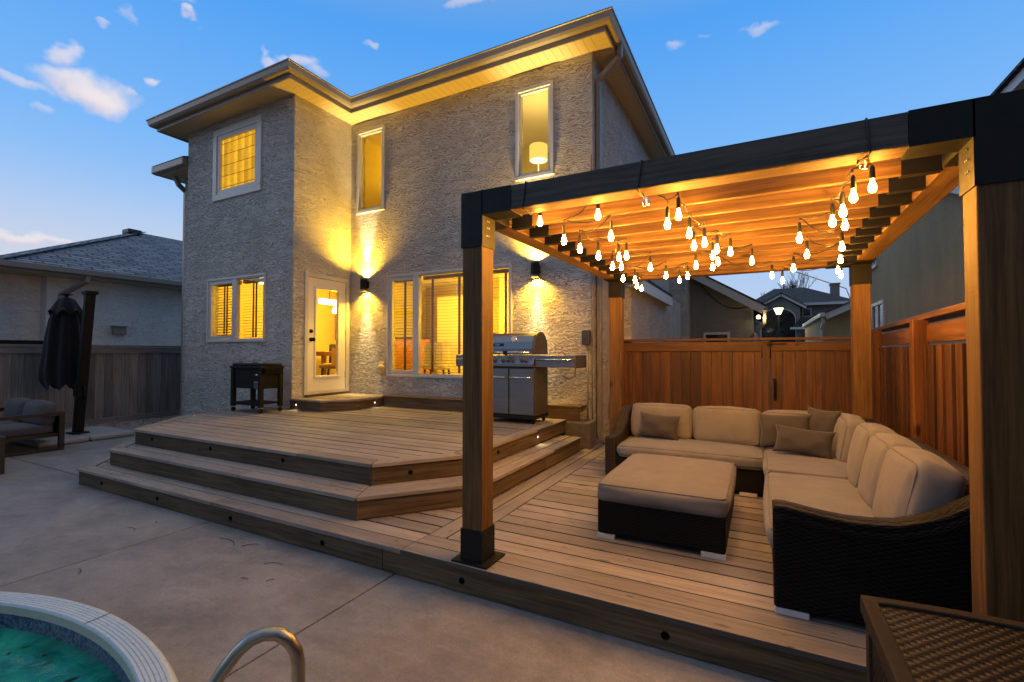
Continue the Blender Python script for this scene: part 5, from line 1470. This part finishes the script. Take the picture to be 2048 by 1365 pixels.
m = MB(); wa, wb = at(1407, 667, 'y', YB2), at(1460, 667, 'y', YB2)
yz = wa.z
frame_rect(m, wa.x, wb.x, .9, wa.z+.02, YB2-.05, YB2+.02, .07); wo = m.build('window', 'trim', NB); m = MB(); m.box(wa.x+.05, wb.x-.05, YB2-.02, YB2+.01, .95, wa.z-.04); m.build('pane', 'darkglass', wo)
m = MB(); q0 = at(1402, 570, 'y', YB2-.02); q1 = at(1500, 612, 'y', YB2-.02); 
m.tube([q0.lerp(q1, f)+Vector((0, 0, -.35*4*f*(1-f))) for f in (0, .15, .3, .45, .6, .75, .9, 1)], .012, 5); m.build('cable', 'cable', NB)
sp_ = at(1517, 634, 'y', YB2-.25)
m = MB(); m.lathe([(.05, -.06), (.06, .0), (.03, .05)], sp_, 10); m.build('flood_lamp', 'lantern', NB); 
point('flood_glow', sp_+Vector((.15, -.15, -.05)), 6, (1, .75, .3), .05, NB)

GR = thing('neighbor_garage', 'low garage with white gutter and rake seen left of the far right pergola post', 'garage')
YG = 22.0
g0, g1 = at(1657, 627, 'y', YG-.4), at(1720, 600, 'y', YG-.4); xg = at(1645, 640, 'y', YG).x; sg = (g1.z-g0.z)/(g1.x-g0.x)
m = MB(); m.prism([(xg, -.1), (xg+6, -.1), (xg+6, 2.7), (xg+3, g0.z+sg*3), (xg, g0.z-.05)], YG, YG+8, 'y'); m.build('wall', 'stucco_green', GR)
m = MB(); m.beam((g0.x-.1, YG-.4, g0.z-.12), (g0.x+3.2, YG-.4, g0.z-.12+sg*3.3), .04, .24); m.build('rake_board', 'trim', GR)
m = MB(); m.prism([(g0.x-.12, g0.z+.0), (g0.x+3.2, g0.z+sg*3.3), (g0.x+3.2, g0.z+sg*3.3+.06), (g0.x-.12, g0.z+.05)], YG-.45, YG+8.3, 'y'); m.build('roof', 'darkroof', GR)
m = MB(); m.box(g0.x-.28, g0.x-.12, YG-.5, YG+8, g0.z-.14, g0.z+.02); m.build('gutter', 'trim', GR, bevel=.02)
m = MB(); rect_pipe(m, [(g0.x-.18, YG-.3, g0.z-.12), (g0.x-.15, YG-.28, g0.z-.35), (xg-.06, YG-.1, g0.z-.6), (xg-.06, YG-.1, 0)], .09, .09); m.build('downspout', 'trim', GR)

# far two-storey house
FH = thing('far_house', 'distant two-storey house with dark hip roof, arched window and chimney', 'house')
Y0 = 45
def fx(px_, py_, y=Y0): return at(px_, py_, 'y', y)
e1, e2 = fx(1640, 608), fx(1710, 606); ap1, ap2 = fx(1556, 574), fx(1600, 574)
m = MB(); wl_ = fx(1508, 640).x; wr_ = fx(1700, 640).x
m.box(wl_, wr_, Y0, Y0+9, -.1, e1.z-.05); m.build('wall', 'stucco_far', FH)
m = MB(); zt_ = ap1.z
le = fx(1498, 610)
m.face([(le.x-.4, Y0-.5, e1.z), (wr_+.7, Y0-.5, e1.z), (ap2.x+.6, Y0+4, zt_+.3), (ap1.x-.2, Y0+4, zt_+.3)])
m.face([(wr_+.7, Y0-.5, e1.z), (wr_+.7, Y0+9.5, e1.z), (ap2.x+.6, Y0+5, zt_+.3), (ap2.x+.6, Y0+4, zt_+.3)]); m.face([(le.x-.4, Y0+9.5, e1.z), (le.x-.4, Y0-.5, e1.z), (ap1.x-.2, Y0+4, zt_+.3), (ap1.x-.2, Y0+5, zt_+.3)])
m.build('roof', 'darkroof', FH)
m = MB(); m.box(fx(1606, 610).x, wr_+.7, Y0-.58, Y0-.5, e1.z-.12, e1.z+.08); m.build('fascia', 'trim', FH)
# front gable
gl, gr_, gk = fx(1512, 622, Y0-1.6), fx(1606, 613, Y0-1.6), fx(1562, 590, Y0-1.6)
gz = gr_.z-.1
m = MB(); m.prism([(gl.x, -.1), (gr_.x-.2, -.1), (gr_.x-.2, gz), (gk.x, gk.z-.15), (gl.x, gz)], Y0-1.5, Y0-.01, 'y'); m.build('gable', 'stucco_far', FH)
m = MB(); m.beam((gk.x, Y0-1.7, gk.z-.02), (gr_.x+.2, Y0-1.7, gz-.02), .25, .18); m.beam((gk.x, Y0-1.7, gk.z-.02), (gl.x-.2, Y0-1.7, gz-.02), .25, .18); m.build('rake_board', 'trim', FH)
m = MB(); m.prism([(gk.x, gk.z+.08), (gr_.x+.3, gz+.03), (gr_.x+.3, gz+.09), (gk.x, gk.z+.16), (gl.x-.3, gz+.09), (gl.x-.3, gz+.03)], Y0-1.9, Y0+2, 'y'); m.build('gable_roof', 'darkroof', FH)
ac = fx(1556, 640, Y0-1.55); aw = 1.25
arc = [(ac.x-aw, 1.0), (ac.x+aw, 1.0)] + [(ac.x+aw*math.cos(R(k*15)), ac.z+.1+.85*math.sin(R(k*15))) for k in range(0, 13)]
m = MB(); m.prism(arc, Y0-1.56, Y0-1.49, 'y'); aw_ = m.build('arched_window', 'trim', FH)
m = MB(); m.prism([(ac.x+(x-ac.x)*.95, z-.06) for x, z in arc], Y0-1.575, Y0-1.561, 'y'); m.build('pane', 'darkglass', aw_)
m = MB(); ch = fx(1673, 575); ch2 = fx(1691, 575); m.box(ch.x, ch2.x, Y0+3, Y0+4, e1.z-.5, ch.z+.6); m.box(ch.x-.06, ch2.x+.06, Y0+2.94, Y0+4.06, ch.z+.6, ch.z+.72); m.build('chimney', 'stucco_far', FH)
m = MB(); a_ = fx(1604, 616); frame_rect(m, a_.x, a_.x+.65, a_.z-.75, a_.z-.05, Y0-.06, Y0+.02, .08); wo = m.build('window', 'trim', FH); m = MB(); m.box(a_.x+.06, a_.x+.59, Y0-.03, Y0+.01, a_.z-.69, a_.z-.1); m.build('pane', 'darkglass', wo)
m = MB(); l0 = fx(1582, 659, Y0-1.6); r0 = fx(1650, 658, Y0-1.6); m.prism([(l0.x, l0.z+.05), (r0.x, r0.z+.05), (r0.x, r0.z+.9), (r0.x-1.6, r0.z+.9)], Y0-2.4, Y0-1.6, 'y'); m.build('porch_roof', 'darkroof', FH)
m = MB(); m.box(l0.x-.1, r0.x, Y0-2.5, Y0-2.41, l0.z-.05, l0.z+.12); m.build('porch_gutter', 'trim', FH)
# lit lantern on a post in front of it
LT = thing('street_lamp', 'lit lantern glowing in front of the arched window of the far house', 'lamp')
lc = fx(1557, 622, 30)
m = MB(); m.tube([(lc.x, 30, -.05), (lc.x, 30, lc.z-.2)], [.06, .04], 8); m.build('pole', 'black', LT)
m = MB(); m.lathe([(.10, -.20), (.24, .14)], lc, 8); m.build('lantern_glass', 'lantern', LT); 
m = MB(); m.lathe([(.26, .14), (.22, .17), (.06, .26), (0, .30)], lc, 8); m.build('lantern_cap', 'black', LT)
point('lantern_glow', lc+Vector((0, -.45, 0)), 60, (1, .82, .35), .2, LT)
# bare trees
def bare_tree(base, h, seed, label, spread=.5, depth=6, r0=None, group='bare trees in the distance'):
    rnd = random.Random(seed); T = thing('bare_tree', label, 'tree', group)
    trunk = MB(); crown = MB()
    def grow(p, d, L, r, lv):
        q = p + d*L; w = Vector((rnd.uniform(-1, 1), rnd.uniform(-1, 1), rnd.uniform(-.2, .5)))*L*.06
        mid = p.lerp(q, .5)+w
        (trunk if lv < 2 else crown).tube([p, mid, q], [r, r*.85, r*.68], 6 if lv < 2 else (4 if lv < 4 else 3), False)
        if lv >= depth: return
        n = 2 if lv < 1 else rnd.choice((2, 3, 3))
        for k in range(n):
            ax = Vector((rnd.uniform(-1, 1), rnd.uniform(-1, 1), 0)).normalized()
            nd = (d + ax*rnd.uniform(.25, .75)*spread*1.4 + Vector((0, 0, .18))).normalized()
            grow(q if k < 2 else p.lerp(q, rnd.uniform(.5, .9)), nd, L*rnd.uniform(.62, .84), max(r*.62, .008), lv+1)
    grow(Vector(base), Vector((0, 0, 1)), h*.26, r0 or h*.02, 0)
    trunk.build('trunk', 'bark', T); crown.build('crown', 'bark', T)
b1 = fx(1608, 580, 62); bare_tree((b1.x, 62, 0), 11.6, 11, 'taller bare tree rising behind the far roof, left of the chimney', .42, 7)
b1 = fx(1582, 580, 60); bare_tree((b1.x, 60, 0), 10.2, 12, 'bare tree behind the far roof ridge, just left of the taller one', .42, 7)
b1 = fx(1530, 580, 60); bare_tree((b1.x, 60, 0), 9.4, 13, 'small bare tree at the left end of the far roof', .4, 7)
b1 = fx(1520, 640, 32); bare_tree((b1.x, 32, 0), 4.6, 14, 'dark bushy bare tree right of the grey garage gable', .8, 7, .07)
b1 = fx(1562, 660, 33); bare_tree((b1.x, 33, 0), 3.2, 15, 'dark bare shrub under the glowing street lantern', .9, 7, .05)

# ------------------------------------------------------------------ pool, handrail, storage box, twigs
PZ = .16
prim = [at(a, b, 'z', PZ) for a, b in ((0, 1182), (100, 1190), (190, 1215), (254, 1241), (320, 1310), (357, 1365))]
PC = Vector((-2.95, -1.05)); PR = 2.22
def fit():
    # least squares circle through the rim points
    import numpy as np
    A = np.array([[2*p.x, 2*p.y, 1] for p in prim]); b = np.array([p.x**2+p.y**2 for p in prim])
    s, *_ = np.linalg.lstsq(A, b, rcond=None)
    return Vector((s[0], s[1])), math.sqrt(s[2]+s[0]**2+s[1]**2)
PC, PR = fit()
print('pool', PC, PR)
POOL = thing('swimming_pool', 'round pool with pale ribbed rim at the lower left corner', 'pool')
def ring(prof, n=160):
    m = MB(); base = 0
    m.lathe(prof, (PC.x, PC.y, 0), n, caps=False); return m
rw = .105
pr = [(PR+.012, .0), (PR+.012, PZ-.02), (PR, PZ-.004)]
for k in range(6):
    r = PR-.012-k*(rw-.012)/6; pr += [(r, PZ), (r-.011, PZ), (r-.013, PZ-.004), (r-.0155, PZ-.004)]
pr += [(PR-rw, PZ-.003), (PR-rw-.004, PZ-.012)]
ring(pr).build('rim', 'rim', POOL)
ring([(PR-rw-.003, PZ-.012), (PR-rw-.006, PZ-.05), (PR-rw+.004, PZ-.055)]).build('rim_underside', 'rimcream', POOL)
ring([(PR-rw+.0, PZ-.05), (PR-rw+.0, .006)]).build('liner', 'liner', POOL)
for a in (48, 92, 136):
    m = MB(); an = R(a); M = rotz(an); m.obox((PC.x+(PR-rw/2)*math.cos(an), PC.y+(PR-rw/2)*math.sin(an), PZ+.0006), (rw*.98, .004, .002), M); m.build('rim_joint', 'char', POOL)
m = MB(); n = 96; m.face([(PC.x+(PR-rw+.002)*math.cos(2*math.pi*k/n), PC.y+(PR-rw+.002)*math.sin(2*math.pi*k/n), .035) for k in range(n)])
tag(m.build('pool_water', 'water'), kind='structure')
m = MB(); rnd = random.Random(9)
for k in range(150):
    a = rnd.uniform(R(40), R(150)); rr = (PR-rw)*math.sqrt(rnd.uniform(.45, .97)); c = Vector((PC.x+rr*math.cos(a), PC.y+rr*math.sin(a), .0385))
    L, w = rnd.uniform(.02, .075), rnd.uniform(.005, .02); t = rnd.uniform(0, 6.28); d = Vector((math.cos(t), math.sin(t), 0)); q = Vector((-d.y, d.x, 0))
    m.face([c-d*L/2, c-d*L*.1-q*w/2, c+d*L*.3-q*w*.4, c+d*L/2, c+d*L*.15+q*w/2, c-d*L*.25+q*w*.4])
tag(m.build('leaf_litter', 'leafdark'), 'dark leaf litter floating on the green pool water', 'leaves', kind='stuff')
HR = thing('pool_handrail', 'curved stainless steel pool ladder handrail beside the round rim', 'handrail')
leg = at(597, 1330, 'z', .40); 
d_ = (Vector((PC.x, PC.y, 0))-Vector((leg.x, leg.y, 0))).normalized(); leg = Vector((leg.x, leg.y, 0))
lf = -RT*.995 + FW*0; lf.z = 0; d_ = (d_*.55 + lf.normalized()*.6).normalized()
prof_ = [(0, .0), (0, .2), (0, .40), (.008, .445), (.03, .485), (.065, .512), (.105, .518), (.145, .505), (.185, .472), (.225, .42), (.30, .30), (.38, .16), (.46, .02)]
pp = [leg + d_*a + Vector((0, 0, b)) for a, b in prof_]
m = MB(); m.tube(pp, .0215, 20); m.build('rail', 'handrail', HR, smooth=True)
m = MB(); m.lathe([(.055, .002), (.055, .012), (.03, .03), (.0, .03)], leg, 20); m.build('flange', 'chrome', HR, smooth=True)
SB = thing('storage_box', 'brown woven resin storage box at the lower right corner', 'box')
sx0, sx1, sy1, sy0, szt = .30, 1.02, 2.03, .92, .61
def bow(x): return sy1 - .16*((x-sx0-.12)/(sx1-sx0))**2*1.0 if False else sy1 + .03*math.sin(math.pi*(x-sx0)/(sx1-sx0))
m = MB(); m.prism([(sx0+.02, sy0), (sx1-.02, sy0), (sx1-.02, sy1-.02), (sx0+.02, sy1-.02)], .005, szt-.05); m.build('body', 'resin', SB, bevel=.006)
top_ = [(sx0, sy0-.02), (sx1, sy0-.02)] + [(x, bow(x)) for x in [sx1-(sx1-sx0)*k/10 for k in range(11)]]
fw_ = .045
inn_ = [(sx0+fw_, sy0+.03), (sx1-fw_, sy0+.03)] + [(max(sx0+fw_, min(sx1-fw_, x)), bow(x)-fw_) for x in [sx1-(sx1-sx0)*k/10 for k in range(11)]]
m = MB(); n = len(top_)
for i in range(n):
    j = (i+1) % n
    m.face([(*top_[i], szt), (*top_[j], szt), (*inn_[j], szt), (*inn_[i], szt)]); m.face([(*top_[i], szt-.055), (*top_[j], szt-.055), (*top_[j], szt), (*top_[i], szt)])
    m.face([(*inn_[i], szt), (*inn_[j], szt), (*inn_[j], szt-.012), (*inn_[i], szt-.012)])
lidb = m.build('lid', 'resin_frame', SB, bevel=.006)
m = MB(); m.face([(x, y, szt-.010) for x, y in inn_]); m.build('woven_panel', 'resin', lidb)
for (x, y) in ((sx0+.0, sy0), (sx0, sy1-.07), (sx1-.07, sy0), (sx1-.07, sy1-.07)):
    m = MB(); m.box(x+.012, x+.07, y, y+.055, .003, szt-.056); m.build('corner_post', 'resin_frame', SB, bevel=.006)
TW = [(265, 1057, 28, .1), (458, 1082, 60, .0), (160, 1142, 24, -.2), (548, 1127, 40, .5), (490, 1157, 16, .3), (540, 1160, 14, 1.3), (313, 1044, 6, 0), (500, 1090, 30, 1.0), (455, 1345, 14, .4), (620, 1060, 12, .6)]
for i, (x, y, w, a) in enumerate(TW):
    c = at(x, y, 'z', .006); L = w*c.length/942*.45; d = Vector((math.cos(a), math.sin(a), 0)); q = Vector((-d.y, d.x, 0))
    m = MB(); m.tube([c-d*L, c-d*L*.3+q*L*.15, c+d*L*.4+q*L*.05, c+d*L-q*L*.3], .0018, 5)
    tag(m.build('twig', 'leafdark'), 'small dark fallen twig lying on the bare concrete patio', 'twig', 'fallen twigs on the patio')
